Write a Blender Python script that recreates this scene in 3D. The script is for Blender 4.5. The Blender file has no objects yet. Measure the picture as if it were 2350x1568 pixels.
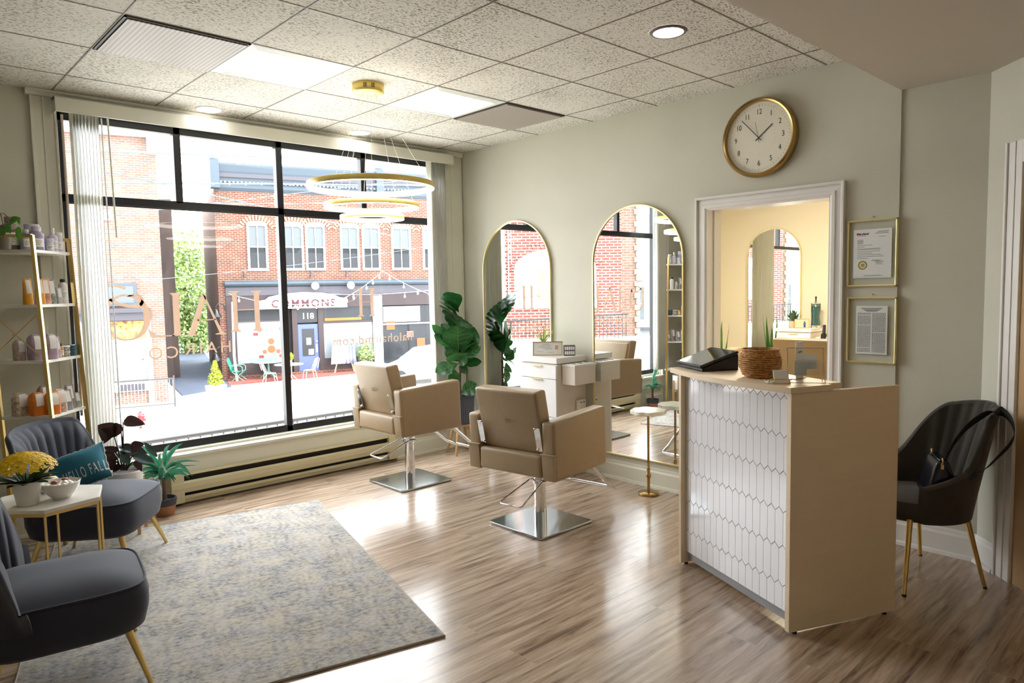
import bpy, bmesh, math, random
from mathutils import Vector, Matrix
R = math.radians
V = Vector
random.seed(7)
sc = bpy.context.scene
COL = sc.collection

# ---------------------------------------------------------------- camera
FPX = 1611.2287
YAW, PIT, ROL = .7522, .0747, -.0181
fw = V((math.sin(YAW)*math.cos(PIT), math.cos(YAW)*math.cos(PIT), -math.sin(PIT)))
rt = V((math.cos(YAW), -math.sin(YAW), 0))
up = rt.cross(fw)
r2 = rt*math.cos(ROL)+up*math.sin(ROL)
u2 = up*math.cos(ROL)-rt*math.sin(ROL)
cd = bpy.data.cameras.new('camera'); cam = bpy.data.objects.new('camera', cd); COL.objects.link(cam)
m3 = Matrix((r2, u2, -fw)).transposed()
cam.matrix_world = Matrix.Translation((-4.3824, -5.3707, 1.53)) @ m3.to_4x4()
cd.sensor_fit = 'HORIZONTAL'; cd.sensor_width = 36; cd.lens = FPX/2350*36
cd.clip_start = .05; cd.clip_end = 300
sc.camera = cam
# ---------------------------------------------------------------- sky, sun, exposure
sc.view_settings.view_transform = 'Standard'; sc.view_settings.look = 'None'
sc.view_settings.gamma = 1; sc.view_settings.exposure = 0.42
sc.view_settings.use_curve_mapping = False
w = bpy.data.worlds.new('sky'); sc.world = w; w.use_nodes = True
bg = w.node_tree.nodes['Background']
bg.inputs[0].default_value = (.93, .965, 1, 1); bg.inputs[1].default_value = 8.6
sd = bpy.data.lights.new('sun', 'SUN'); sd.energy = 3.2; sd.angle = R(.6); sd.color = (1, .95, .87)
so = bpy.data.objects.new('sun', sd); COL.objects.link(so)
so.rotation_euler = V((-.30, .62, -.72)).to_track_quat('-Z', 'Y').to_euler()

# ---------------------------------------------------------------- materials
MATS = {}
def nt(name):
    m = bpy.data.materials.new(name); m.use_nodes = True; MATS[name] = m
    return m, m.node_tree.nodes, m.node_tree.links, m.node_tree.nodes['Principled BSDF']
def mat(name, col, rough=.5, metal=0, spec=.5, noise=0, nscale=20, bump=0, bscale=60, coat=0, sheen=0, trans=0, alpha=1, emit=None, es=0, stretch=None, ior=1.45):
    m, N, L, b = nt(name)
    b.inputs['Base Color'].default_value = (*col, 1); b.inputs['Roughness'].default_value = rough
    b.inputs['Metallic'].default_value = metal; b.inputs['Specular IOR Level'].default_value = spec
    b.inputs['Coat Weight'].default_value = coat; b.inputs['Sheen Weight'].default_value = sheen
    b.inputs['Transmission Weight'].default_value = trans; b.inputs['Alpha'].default_value = alpha; b.inputs['IOR'].default_value = ior
    if emit: b.inputs['Emission Color'].default_value = (*emit, 1); b.inputs['Emission Strength'].default_value = es
    if noise or bump:
        tc = N.new('ShaderNodeTexCoord'); mp = N.new('ShaderNodeMapping'); L.new(tc.outputs['Object'], mp.inputs[0])
        if stretch: mp.inputs['Scale'].default_value = stretch
        no = N.new('ShaderNodeTexNoise'); no.inputs['Scale'].default_value = nscale; no.inputs['Detail'].default_value = 5
        L.new(mp.outputs[0], no.inputs[0])
    if noise:
        r = N.new('ShaderNodeValToRGB'); r.color_ramp.elements[0].position = .3; r.color_ramp.elements[1].position = .7
        r.color_ramp.elements[0].color = (*[c*(1-noise) for c in col], 1); r.color_ramp.elements[1].color = (*[min(1, c*(1+noise)) for c in col], 1)
        L.new(no.outputs[0], r.inputs[0]); L.new(r.outputs[0], b.inputs['Base Color'])
    if bump:
        n2 = N.new('ShaderNodeTexNoise'); n2.inputs['Scale'].default_value = bscale; L.new(mp.outputs[0], n2.inputs[0])
        bp = N.new('ShaderNodeBump'); bp.inputs['Strength'].default_value = bump; bp.inputs['Distance'].default_value = .002
        L.new(n2.outputs[0], bp.inputs['Height']); L.new(bp.outputs[0], b.inputs['Normal'])
    return m
wallp = mat('wall paint', (.575, .565, .47), .55, noise=.02, nscale=3, bump=.15, bscale=180)
wallp2 = mat('cream wall paint', (.80, .73, .56), .55, bump=.1, bscale=180)
trimp = mat('cream trim paint', (.72, .71, .60), .35)
whitep = mat('white paint', (.80, .78, .75), .3)
ceilp = mat('smooth ceiling paint', (.60, .54, .46), .7)
blackm = mat('black frame metal', (.012, .012, .016), .28, spec=.5)
blindm = mat('vertical blind vinyl', (.66, .64, .55), .4)
clearm = mat('clear rod', (.8, .85, .9), .1, trans=.7)
gold = mat('brushed gold', (.72, .52, .20), .28, 1)
goldp = mat('pale gold metal', (.86, .74, .38), .3, 1)
goldlit = mat('gold lamp metal', (.72, .55, .16), .35, .6)
brass = mat('aged brass', (.42, .27, .10), .22, 1)
chrome = mat('chrome', (.78, .78, .80), .07, 1)
steel = mat('polished steel plate', (.50, .55, .58), .14, 1)
mirrorm = mat('mirror glass', (.93, .95, .93), .0, 1)
tan = mat('tan leather', (.33, .235, .135), .36, bump=.25, bscale=300, noise=.03)
grayv = mat('slate grey velvet', (.024, .027, .046), .8, sheen=.18, noise=.06, nscale=8)
olivev = mat('dark olive velvet', (.032, .027, .020), .75, sheen=.25, noise=.15, nscale=12)
blackl = mat('black leather', (.006, .008, .018), .22)
blackp = mat('black plastic', (.010, .012, .016), .3)
screenm = mat('dark tablet screen', (.012, .016, .015), .06, spec=.8)
lam = mat('white laminate', (.82, .82, .82), .3)
lam2 = mat('ivory laminate', (.74, .68, .60), .35)
maple = mat('cream maple laminate', (.80, .65, .46), .42, noise=.02, nscale=2, stretch=(1, 1, 12))
tilew = mat('glossy white tile', (.82, .81, .84), .1, noise=.02, nscale=1.5, coat=.3)
grout = mat('grey grout', (.36, .35, .35), .8)
marble = mat('white marble', (.80, .76, .70), .18, noise=.16, nscale=5)
petalm = mat('white onyx', (.86, .84, .72), .15)
ceram = mat('white ceramic', (.78, .76, .71), .25)
ceram2 = mat('beige ceramic', (.66, .54, .38), .5)
terra = mat('terracotta', (.36, .17, .09), .8, noise=.15)
slatec = mat('dark slate ceramic', (.03, .034, .048), .5)
oak = mat('light oak', (.50, .30, .12), .45, noise=.15, nscale=6, stretch=(1, 1, .1))
soil = mat('potting soil', (.03, .02, .015), .9)
trunk = mat('brown trunk', (.12, .07, .045), .8, noise=.3, nscale=30)
wick = mat('woven seagrass', (.46, .22, .06), .65, noise=.45, nscale=60, bump=.8, bscale=90)
paperm = mat('white paper', (.86, .86, .86), .7)
inkm = mat('black ink', (.03, .03, .035), .7)
inkg = mat('grey print', (.22, .22, .23), .7)
inkr = mat('red print', (.55, .05, .03), .6)

bluefab = mat('teal blue cotton', (.03, .17, .26), .8, bump=.3, bscale=200, noise=.08)
whitefab = mat('white thread', (.75, .78, .76), .9)
lampon = mat('white light diffuser', (1, 1, 1), .5, emit=(1, .97, .92), es=14)
panelon = mat('lit troffer lens', (1, 1, 1), .5, emit=(.97, 1, .98), es=3.2)
downon = mat('downlight lens', (1, 1, 1), .5, emit=(1, .95, 1), es=20)
glassj = mat('clear glass', (1, 1, 1), .02, trans=1)
acryl = None
tealliq = mat('teal liquid', (.0, .16, .16), .08, coat=.5)
yellowf = mat('yellow petals', (.85, .56, .01), .6)
grass_y = mat('striped green leaf', (.40, .52, .10), .45)
pumpk = mat('cream velvet pumpkin', (.70, .60, .42), .7, sheen=.4)
beadw = mat('white candy', (.85, .80, .72), .35)
beadr = mat('red brown candy', (.32, .07, .03), .35)
shelfw = mat('white shelf board', (.80, .78, .72), .35)
lav = mat('lavender bottle', (.36, .34, .52), .25)
lavw = mat('pale lavender plastic', (.62, .60, .70), .3)
graybt = mat('taupe canister', (.24, .20, .16), .4)
heat = mat('cream heater enamel', (.62, .56, .36), .35)
heatd = mat('dark heater slot', (.02, .016, .01), .7)
outl = mat('outlet plate', (.80, .76, .70), .4)

def leafmat(name, c1, c2, rough=.35, tr=.25):
    m, N, L, b = nt(name)
    tc = N.new('ShaderNodeTexCoord'); no = N.new('ShaderNodeTexNoise'); no.inputs['Scale'].default_value = 7
    L.new(tc.outputs['Object'], no.inputs[0])
    r = N.new('ShaderNodeValToRGB'); r.color_ramp.elements[0].position = .35; r.color_ramp.elements[1].position = .68
    r.color_ramp.elements[0].color = (*c1, 1); r.color_ramp.elements[1].color = (*c2, 1)
    L.new(no.outputs[0], r.inputs[0]); L.new(r.outputs[0], b.inputs['Base Color']); b.inputs['Roughness'].default_value = rough
    t = N.new('ShaderNodeBsdfTranslucent'); mx = N.new('ShaderNodeMixShader'); mx.inputs[0].default_value = tr
    L.new(r.outputs[0], t.inputs[0]); L.new(b.outputs[0], mx.inputs[1]); L.new(t.outputs[0], mx.inputs[2])
    L.new(mx.outputs[0], N['Material Output'].inputs[0]); return m
figl = leafmat('fiddle leaf green', (.012, .065, .016), (.035, .15, .035), .28, .35)
veinm = mat('pale leaf vein', (.16, .30, .10), .5)
darkl = leafmat('burgundy leaf', (.022, .010, .010), (.05, .022, .02), .3, .25)
darkg = leafmat('dark blue green leaf', (.012, .035, .04), (.04, .07, .06), .25, .15)
strapl = leafmat('glossy strap leaf', (.02, .14, .07), (.05, .22, .13), .25, .3)
potl = leafmat('pothos leaf', (.02, .12, .01), (.10, .25, .03), .35, .25)
succ = leafmat('succulent leaf', (.05, .14, .07), (.18, .28, .14), .5, .1)
bushl = leafmat('sunlit foliage', (.09, .18, .03), (.40, .48, .20), .6, .3)
conil = leafmat('golden conifer', (.16, .24, .01), (.42, .46, .04), .6, .3)

vinyl = leafmat('taupe window vinyl', (.58, .47, .39), (.60, .49, .41), .6, .55)
blindm = leafmat('vertical blind vinyl', (.66, .64, .55), (.68, .66, .57), .4, .22)
def floor_mat():
    m, N, L, b = nt('grey oak plank floor')
    tc = N.new('ShaderNodeTexCoord'); br = N.new('ShaderNodeTexBrick')
    br.offset = .37; br.inputs['Scale'].default_value = 1; br.inputs['Brick Width'].default_value = 1.22; br.inputs['Row Height'].default_value = .18
    br.inputs['Mortar Size'].default_value = .0012; br.inputs['Mortar Smooth'].default_value = .3
    br.inputs['Color1'].default_value = (0, 0, 0, 1); br.inputs['Color2'].default_value = (1, 1, 1, 1); br.inputs['Mortar'].default_value = (.5, .5, .5, 1)
    L.new(tc.outputs['Object'], br.inputs[0])
    sep = N.new('ShaderNodeSeparateXYZ'); L.new(tc.outputs['Object'], sep.inputs[0])
    # each plank slides its own grain
    mp = N.new('ShaderNodeMapping'); mp.inputs['Scale'].default_value = (1.1, 14, 1)
    ad = N.new('ShaderNodeVectorMath'); ad.operation = 'MULTIPLY_ADD'; ad.inputs[1].default_value = (7, 3, 5)
    L.new(br.outputs['Color'], ad.inputs[0]); L.new(tc.outputs['Object'], ad.inputs[2]); L.new(ad.outputs[0], mp.inputs[0])
    n1 = N.new('ShaderNodeTexNoise'); n1.inputs['Scale'].default_value = 1.6; n1.inputs['Detail'].default_value = 9; n1.inputs['Roughness'].default_value = .68; n1.inputs['Distortion'].default_value = .5
    L.new(mp.outputs[0], n1.inputs[0])
    r = N.new('ShaderNodeValToRGB'); e = r.color_ramp.elements
    e[0].position = .32; e[0].color = (.13, .082, .054, 1); e[1].position = .72; e[1].color = (.64, .51, .405, 1)
    x = e.new(.46); x.color = (.36, .262, .188, 1); x = e.new(.57); x.color = (.49, .375, .282, 1)
    L.new(n1.outputs[0], r.inputs[0])
    mx = N.new('ShaderNodeMix'); mx.data_type = 'RGBA'; mx.blend_type = 'MULTIPLY'; mx.inputs[0].default_value = .35
    cr = N.new('ShaderNodeValToRGB'); cr.color_ramp.elements[0].color = (.75, .72, .70, 1); cr.color_ramp.elements[1].color = (1, 1, 1, 1)
    L.new(br.outputs['Color'], cr.inputs[0]); L.new(r.outputs[0], mx.inputs[6]); L.new(cr.outputs[0], mx.inputs[7])
    m2 = N.new('ShaderNodeMix'); m2.data_type = 'RGBA'; m2.inputs[7].default_value = (.42, .38, .34, 1)
    mm = N.new('ShaderNodeMath'); mm.operation = 'MULTIPLY'; mm.inputs[1].default_value = .55; L.new(br.outputs['Fac'], mm.inputs[0])
    L.new(mm.outputs[0], m2.inputs[0]); L.new(mx.outputs[2], m2.inputs[6]); L.new(m2.outputs[2], b.inputs['Base Color'])
    rr = N.new('ShaderNodeMapRange'); rr.inputs[3].default_value = .24; rr.inputs[4].default_value = .17; L.new(n1.outputs[0], rr.inputs[0]); L.new(rr.outputs[0], b.inputs['Roughness'])
    bp = N.new('ShaderNodeBump'); bp.inputs['Strength'].default_value = .10; bp.inputs['Distance'].default_value = .001; L.new(n1.outputs[0], bp.inputs['Height']); L.new(bp.outputs[0], b.inputs['Normal'])
    b.inputs['Specular IOR Level'].default_value = .8
    return m
floorm = floor_mat()

def ceil_mat():
    m, N, L, b = nt('fissured ceiling tile')
    tc = N.new('ShaderNodeTexCoord'); mp = N.new('ShaderNodeMapping'); mp.inputs['Scale'].default_value = (62, 120, 1)
    L.new(tc.outputs['Object'], mp.inputs[0]); n = N.new('ShaderNodeTexNoise'); n.inputs['Scale'].default_value = 1; n.inputs['Detail'].default_value = 3; n.inputs['Distortion'].default_value = .8
    L.new(mp.outputs[0], n.inputs[0])
    n2 = N.new('ShaderNodeTexNoise'); n2.inputs['Scale'].default_value = 2.2; n2.inputs['Detail'].default_value = 2; L.new(tc.outputs['Object'], n2.inputs[0])
    ad = N.new('ShaderNodeMath'); ad.operation = 'MULTIPLY_ADD'; ad.inputs[1].default_value = .22; L.new(n2.outputs[0], ad.inputs[0]); L.new(n.outputs[0], ad.inputs[2])
    r = N.new('ShaderNodeValToRGB'); e = r.color_ramp.elements
    e[0].position = .49; e[0].color = (.30, .275, .225, 1); e[1].position = .58; e[1].color = (.78, .76, .69, 1)
    L.new(ad.outputs[0], r.inputs[0]); L.new(r.outputs[0], b.inputs['Base Color']); b.inputs['Roughness'].default_value = .9
    bp = N.new('ShaderNodeBump'); bp.inputs['Strength'].default_value = .4; bp.inputs['Distance'].default_value = .003; L.new(ad.outputs[0], bp.inputs['Height']); L.new(bp.outputs[0], b.inputs['Normal'])
    return m
ceilm = ceil_mat()

def rug_mat():
    m, N, L, b = nt('distressed grey rug pile')
    tc = N.new('ShaderNodeTexCoord')
    def noise(s, d=6, st=(1, 1, 1)):
        mp = N.new('ShaderNodeMapping'); mp.inputs['Scale'].default_value = st; L.new(tc.outputs['Object'], mp.inputs[0])
        n = N.new('ShaderNodeTexNoise'); n.inputs['Scale'].default_value = s; n.inputs['Detail'].default_value = d; L.new(mp.outputs[0], n.inputs[0]); return n
    a = noise(6.5, 8); f = noise(52, 6, (1.5, 1, 1)); g = noise(9, 4)
    wv = N.new('ShaderNodeTexVoronoi'); wv.feature = 'DISTANCE_TO_EDGE'; wv.inputs['Scale'].default_value = 4.3; wv.inputs['Randomness'].default_value = .35; L.new(tc.outputs['Object'], wv.inputs[0])
    w3 = N.new('ShaderNodeMath'); w3.operation = 'MULTIPLY'; w3.inputs[1].default_value = 34; L.new(wv.outputs['Distance'], w3.inputs[0])
    sn = N.new('ShaderNodeMath'); sn.operation = 'SINE'; L.new(w3.outputs[0], sn.inputs[0])
    s1 = N.new('ShaderNodeMath'); s1.operation = 'MULTIPLY_ADD'; s1.inputs[1].default_value = .05; L.new(sn.outputs[0], s1.inputs[0]); L.new(f.outputs[0], s1.inputs[2])
    s2 = N.new('ShaderNodeMath'); s2.operation = 'MULTIPLY_ADD'; s2.inputs[1].default_value = .6; L.new(a.outputs[0], s2.inputs[0]); L.new(s1.outputs[0], s2.inputs[2])
    r = N.new('ShaderNodeValToRGB'); e = r.color_ramp.elements
    e[0].position = .52; e[0].color = (.14, .14, .15, 1); e[1].position = 1.0; e[1].color = (.47, .44, .40, 1)
    x = e.new(.70); x.color = (.29, .28, .275, 1); x = e.new(.82); x.color = (.385, .36, .33, 1)
    L.new(s2.outputs[0], r.inputs[0])
    r2_ = N.new('ShaderNodeValToRGB'); r2_.color_ramp.elements[0].position = .35; r2_.color_ramp.elements[0].color = (.90, .91, .96, 1); r2_.color_ramp.elements[1].position = .65; r2_.color_ramp.elements[1].color = (1, .95, .86, 1)
    L.new(g.outputs[0], r2_.inputs[0])
    mx = N.new('ShaderNodeMix'); mx.data_type = 'RGBA'; mx.blend_type = 'MULTIPLY'; mx.inputs[0].default_value = 1; L.new(r.outputs[0], mx.inputs[6]); L.new(r2_.outputs[0], mx.inputs[7])
    L.new(mx.outputs[2], b.inputs['Base Color']); b.inputs['Roughness'].default_value = .9
    bp = N.new('ShaderNodeBump'); bp.inputs['Strength'].default_value = .6; bp.inputs['Distance'].default_value = .004; L.new(s2.outputs[0], bp.inputs['Height']); L.new(bp.outputs[0], b.inputs['Normal'])
    return m
rugm = rug_mat()

def brick_mat(name, c1, c2, mortar, rot=0, w_=.215, h_=.075, ms=.011):
    m, N, L, b = nt(name)
    tc = N.new('ShaderNodeTexCoord'); sep = N.new('ShaderNodeSeparateXYZ'); L.new(tc.outputs['Object'], sep.inputs[0])
    cb = N.new('ShaderNodeCombineXYZ')
    ad = N.new('ShaderNodeMath'); ad.operation = 'ADD'; L.new(sep.outputs[0], ad.inputs[0]); L.new(sep.outputs[1], ad.inputs[1])
    L.new(ad.outputs[0], cb.inputs[0]); L.new(sep.outputs[2], cb.inputs[1])
    br = N.new('ShaderNodeTexBrick'); br.inputs['Scale'].default_value = 1; br.inputs['Brick Width'].default_value = w_; br.inputs['Row Height'].default_value = h_
    br.inputs['Mortar Size'].default_value = ms; br.inputs['Color1'].default_value = (*c1, 1); br.inputs['Color2'].default_value = (*c2, 1); br.inputs['Mortar'].default_value = (*mortar, 1)
    L.new(cb.outputs[0], br.inputs[0])
    n = N.new('ShaderNodeTexNoise'); n.inputs['Scale'].default_value = 3; n.inputs['Detail'].default_value = 5; L.new(tc.outputs['Object'], n.inputs[0])
    r = N.new('ShaderNodeValToRGB'); r.color_ramp.elements[0].position = .3; r.color_ramp.elements[0].color = (.72, .72, .72, 1); r.color_ramp.elements[1].position = .65
    L.new(n.outputs[0], r.inputs[0]); mx = N.new('ShaderNodeMix'); mx.data_type = 'RGBA'; mx.blend_type = 'MULTIPLY'; mx.inputs[0].default_value = 1
    L.new(br.outputs[0], mx.inputs[6]); L.new(r.outputs[0], mx.inputs[7]); L.new(mx.outputs[2], b.inputs['Base Color']); b.inputs['Roughness'].default_value = .85
    return m
brickA = brick_mat('pale pink brick', (.155, .075, .055), (.19, .10, .072), (.19, .165, .15))
brickB = brick_mat('orange red brick', (.095, .022, .009), (.125, .032, .014), (.19, .155, .125))
brickC = brick_mat('red brick', (.12, .022, .016), (.17, .04, .027), (.27, .24, .21), w_=.215, h_=.075)
asph = mat('sunlit paving', (.62, .60, .56), .9, noise=.08, nscale=1.5)
rampm = mat('blue grey ramp paving', (.055, .07, .105), .8, noise=.12, nscale=2)
brickpav = mat('red brick paving', (.18, .055, .045), .9, noise=.3, nscale=12)
whites = mat('white exterior paint', (.50, .50, .50), .5)
corn = mat('blue grey cornice paint', (.042, .060, .080), .5)
cornd = mat('dark cornice paint', (.045, .042, .055), .5)
storef = mat('charcoal storefront paint', (.055, .045, .06), .5)
umber = mat('umber storefront paint', (.026, .015, .018), .5)
doorb = mat('periwinkle blue paint', (.06, .085, .34), .4)
shopgl = mat('dark shop glass', (.022, .024, .028), .08, spec=.25)
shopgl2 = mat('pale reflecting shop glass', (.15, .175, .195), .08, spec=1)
amber = mat('amber interior', (.25, .10, .015), .6)
aut = mat('autumn window display', (.5, .20, .05), .6, noise=.9, nscale=9)
blindw = mat('grey white window shade', (.075, .088, .098), .6)
tealm = mat('teal green enamel', (.015, .20, .13), .35)
mintm = mat('mint enamel', (.14, .34, .27), .35)
wirem = mat('black cable', (.07, .09, .10), .5)
greyrail = mat('grey painted rail', (.05, .045, .045), .4)
carm = mat('white car paint', (.75, .78, .80), .15, coat=1)
carg = mat('car glass', (.20, .30, .33), .05, spec=1)
woodw = mat('weathered grey wood', (.06, .042, .037), .8, noise=.25, nscale=4, stretch=(1, 1, .2))
plast = mat('grey plaster', (.60, .56, .52), .8)
orange = mat('orange paint', (.35, .06, .015), .5)
redp = mat('red paint', (.25, .016, .02), .5)
sandm = mat('plywood sheet', (.20, .155, .095), .7, noise=.12, nscale=6)
# ---------------------------------------------------------------- geometry helpers
class MB:
    def __init__(s): s.v = []; s.f = []; s.mi = []; s.sm = []; s.M = Matrix.Identity(4); s.cm = 0
    def add(s, vs, fs, smooth=False):
        o = len(s.v)
        for p in vs: s.v.append(tuple(s.M @ V(p)))
        for f in fs: s.f.append([i+o for i in f]); s.mi.append(s.cm); s.sm.append(smooth)
        return s
    def box(s, x0, x1, y0, y1, z0, z1, b=0):
        if b <= 0:
            return s.add([(x0,y0,z0),(x1,y0,z0),(x1,y1,z0),(x0,y1,z0),(x0,y0,z1),(x1,y0,z1),(x1,y1,z1),(x0,y1,z1)],
                     [(0,3,2,1),(4,5,6,7),(0,1,5,4),(1,2,6,5),(2,3,7,6),(3,0,4,7)])
        bm = bmesh.new(); bmesh.ops.create_cube(bm, size=1)
        for v in bm.verts: v.co = V(((x0+x1)/2+v.co.x*(x1-x0), (y0+y1)/2+v.co.y*(y1-y0), (z0+z1)/2+v.co.z*(z1-z0)))
        bmesh.ops.bevel(bm, geom=bm.edges[:], offset=b, segments=3, profile=.6, affect='EDGES')
        bm.verts.index_update(); s.add([v.co.copy() for v in bm.verts], [[v.index for v in f.verts] for f in bm.faces], True); bm.free(); return s
    def hexa(s, P, b=0):      # 8 corner points: bottom 4, top 4
        bm = bmesh.new(); vs = [bm.verts.new(p) for p in P]
        for f in [(0,3,2,1),(4,5,6,7),(0,1,5,4),(1,2,6,5),(2,3,7,6),(3,0,4,7)]: bm.faces.new([vs[i] for i in f])
        if b: bmesh.ops.bevel(bm, geom=bm.edges[:], offset=b, segments=3, profile=.6, affect='EDGES')
        bm.verts.index_update(); s.add([v.co.copy() for v in bm.verts], [[v.index for v in f.verts] for f in bm.faces], b > 0); bm.free(); return s
    def prism(s, poly, z0, z1, axis='z', smooth=False):
        n = len(poly)
        mk = {'z': lambda a,b,c:(a,b,c), 'y': lambda a,b,c:(a,c,b), 'x': lambda a,b,c:(c,a,b)}[axis]
        vs = [mk(a,b,z0) for a,b in poly]+[mk(a,b,z1) for a,b in poly]
        fs = [list(range(n))[::-1], list(range(n,2*n))]
        s.add(vs, fs, False); o = len(s.v)-2*n
        for i in range(n):
            j = (i+1) % n; s.f.append([o+i,o+j,o+n+j,o+n+i]); s.mi.append(s.cm); s.sm.append(smooth)
        return s
    def lathe(s, prof, seg=28, cx=0, cy=0, cz=0, ang=2*math.pi):
        vs = []; fs = []; n = len(prof)
        for i in range(seg):
            a = ang*i/seg; vs += [(cx+r*math.cos(a), cy+r*math.sin(a), cz+z) for r, z in prof]
        for i in range(seg):
            j = (i+1) % seg
            for k in range(n-1): fs.append((i*n+k, j*n+k, j*n+k+1, i*n+k+1))
        return s.add(vs, fs, True)
    def cyl(s, x, y, z0, z1, r, seg=24, r1=None):
        r1 = r if r1 is None else r1
        return s.lathe([(0,z0),(r*.999,z0),(r,z0),(r1,z1),(r1*.999,z1),(0,z1)], seg, x, y)
    def tube(s, pts, r, seg=10, closed=False, caps=True):
        pts = [V(p) for p in pts]; n = len(pts); rings = []; prev = None
        for i, p in enumerate(pts):
            if closed: t = (pts[(i+1) % n]-pts[i-1])
            else: t = pts[min(i+1, n-1)]-pts[max(i-1, 0)]
            t.normalize()
            if prev is None: a = t.orthogonal().normalized()
            else:
                a = prev-t*prev.dot(t)
                a = a.normalized() if a.length > 1e-6 else t.orthogonal().normalized()
            prev = a; b = t.cross(a); rr = r[i] if isinstance(r, (list, tuple)) else r
            rings.append([p+a*rr*math.cos(2*math.pi*k/seg)+b*rr*math.sin(2*math.pi*k/seg) for k in range(seg)])
        vs = [q for rg in rings for q in rg]; fs = []
        for i in range(n if closed else n-1):
            j = (i+1) % n
            for k in range(seg): fs.append((i*seg+k, i*seg+(k+1) % seg, j*seg+(k+1) % seg, j*seg+k))
        if not closed and caps: fs.append(list(range(seg))[::-1]); fs.append([(n-1)*seg+k for k in range(seg)])
        return s.add(vs, fs, True)
    def grid(s, fn, nu, nv, thick=0):
        P = [[V(fn(i/nu, j/nv)) for j in range(nv+1)] for i in range(nu+1)]
        vs = [p for row in P for p in row]; fs = []
        for i in range(nu):
            for j in range(nv): a = i*(nv+1)+j; fs.append((a, a+nv+1, a+nv+2, a+1))
        return s.add(vs, fs, True)
    def sphere(s, c, r, seg=16, rings=10, sc_=(1,1,1)):
        pr = [(r*math.sin(math.pi*k/rings), -r*math.cos(math.pi*k/rings)) for k in range(rings+1)]
        o = s.M; s.M = o @ Matrix.Translation(c) @ Matrix.Diagonal((*sc_, 1)); s.lathe(pr, seg); s.M = o; return s
    def leaf(s, base, tip, width, nrm, droop=.1, cup=.15, prof='oval', n=10, wav=0):
        base = V(base); tip = V(tip); t = tip-base; Ln = t.length; t.normalize(); nrm = V(nrm); nrm = (nrm-t*nrm.dot(t)).normalized(); sd_ = t.cross(nrm)
        def W(u):
            if prof == 'fiddle': return (math.sin(math.pi*min(1, u)**1.5)**.7*.9+.12*math.sin(math.pi*u)) if 0 < u < 1 else 0
            if prof == 'strap': return min(1, u*8)*(1-u**2.2)
            if prof == 'heart': return math.sin(math.pi*u**.62)**.8 if 0 < u < 1 else 0
            return math.sin(math.pi*u)**.75 if 0 < u < 1 else 0
        def fn(u, v):
            c = v*2-1; w_ = W(u)*width/2
            return base+t*Ln*u+sd_*w_*c+nrm*(-droop*Ln*(u*u)*1.0+droop*Ln*u*.6+cup*w_*abs(c)+wav*width*math.sin(u*19+c*2)*c*.5)
        s.grid(fn, n, 4); s.last = (fn, nrm); return s
    def obj(s, name, mats, parent=None, loc=None, rotz=0, bev=0, sub=0, solid=0, hide=False):
        me = bpy.data.meshes.new(name); me.from_pydata(s.v, [], s.f)
        ms = mats if isinstance(mats, (list, tuple)) else [mats]
        for m in ms: me.materials.append(m)
        me.polygons.foreach_set('material_index', s.mi); me.polygons.foreach_set('use_smooth', s.sm); me.update()
        if any(s.sm): me.set_sharp_from_angle(angle=R(46))
        o = bpy.data.objects.new(name, me); COL.objects.link(o)
        if parent: o.parent = parent
        if loc: o.location = loc
        o.rotation_euler = (0, 0, rotz)
        if solid: md = o.modifiers.new('solid', 'SOLIDIFY'); md.thickness = solid; md.offset = 0
        if bev: md = o.modifiers.new('bevel', 'BEVEL'); md.width = bev; md.segments = 2; md.limit_method = 'ANGLE'; md.angle_limit = R(40)
        if sub: md = o.modifiers.new('sub', 'SUBSURF'); md.levels = sub; md.render_levels = sub
        return o
def tag(o, label=None, cat=None, group=None, kind=None):
    if label: o['label'] = label
    if cat: o['category'] = cat
    if group: o['group'] = group
    if kind: o['kind'] = kind
    return o
def thing(name, label, cat, loc=(0,0,0), rotz=0, group=None):
    o = bpy.data.objects.new(name, None); COL.objects.link(o); o.empty_display_size = .1
    o.location = loc; o.rotation_euler = (0, 0, rotz); return tag(o, label, cat, group)
def struct(name, mb, m, bev=0): return tag(mb.obj(name, m, bev=bev), kind='structure')
def copy_tree(o, parent=None, loc=None, rotz=None, label=None, group=None):
    kids = [c for c in bpy.data.objects if c.parent == o]
    c = o.copy(); COL.objects.link(c)
    if parent: c.parent = parent
    for ch in kids: copy_tree(ch, c)
    if loc is not None: c.location = loc
    if rotz is not None: c.rotation_euler = (0, 0, rotz)
    if label: c['label'] = label
    if group: c['group'] = group
    return c
def arc(cx, cy, r, a0, a1, n): return [(cx+r*math.cos(R(a0+(a1-a0)*i/n)), cy+r*math.sin(R(a0+(a1-a0)*i/n))) for i in range(n+1)]
def rrect(x0, x1, y0, y1, r, n=5):
    return arc(x1-r, y1-r, r, 0, 90, n)+arc(x0+r, y1-r, r, 90, 180, n)+arc(x0+r, y0+r, r, 180, 270, n)+arc(x1-r, y0+r, r, 270, 360, n)
def text_mb(s, size, mtx, ext=.001, bold=0, sx=1, space=1, align='CENTER', mb=None):
    cu = bpy.data.curves.new('t', 'FONT'); cu.body = s; cu.size = size; cu.extrude = ext; cu.offset = bold; cu.align_x = align; cu.align_y = 'CENTER'; cu.space_character = space; cu.resolution_u = 3
    o = bpy.data.objects.new('t', cu); COL.objects.link(o)
    dg = bpy.context.evaluated_depsgraph_get(); dg.update(); me = bpy.data.meshes.new_from_object(o.evaluated_get(dg))
    mb = mb or MB(); old = mb.M; mb.M = mtx @ Matrix.Diagonal((sx, 1, 1, 1))
    mb.add([v.co.copy() for v in me.vertices], [list(p.vertices) for p in me.polygons]); mb.M = old
    bpy.data.objects.remove(o); bpy.data.meshes.remove(me); bpy.data.curves.remove(cu); return mb
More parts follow.
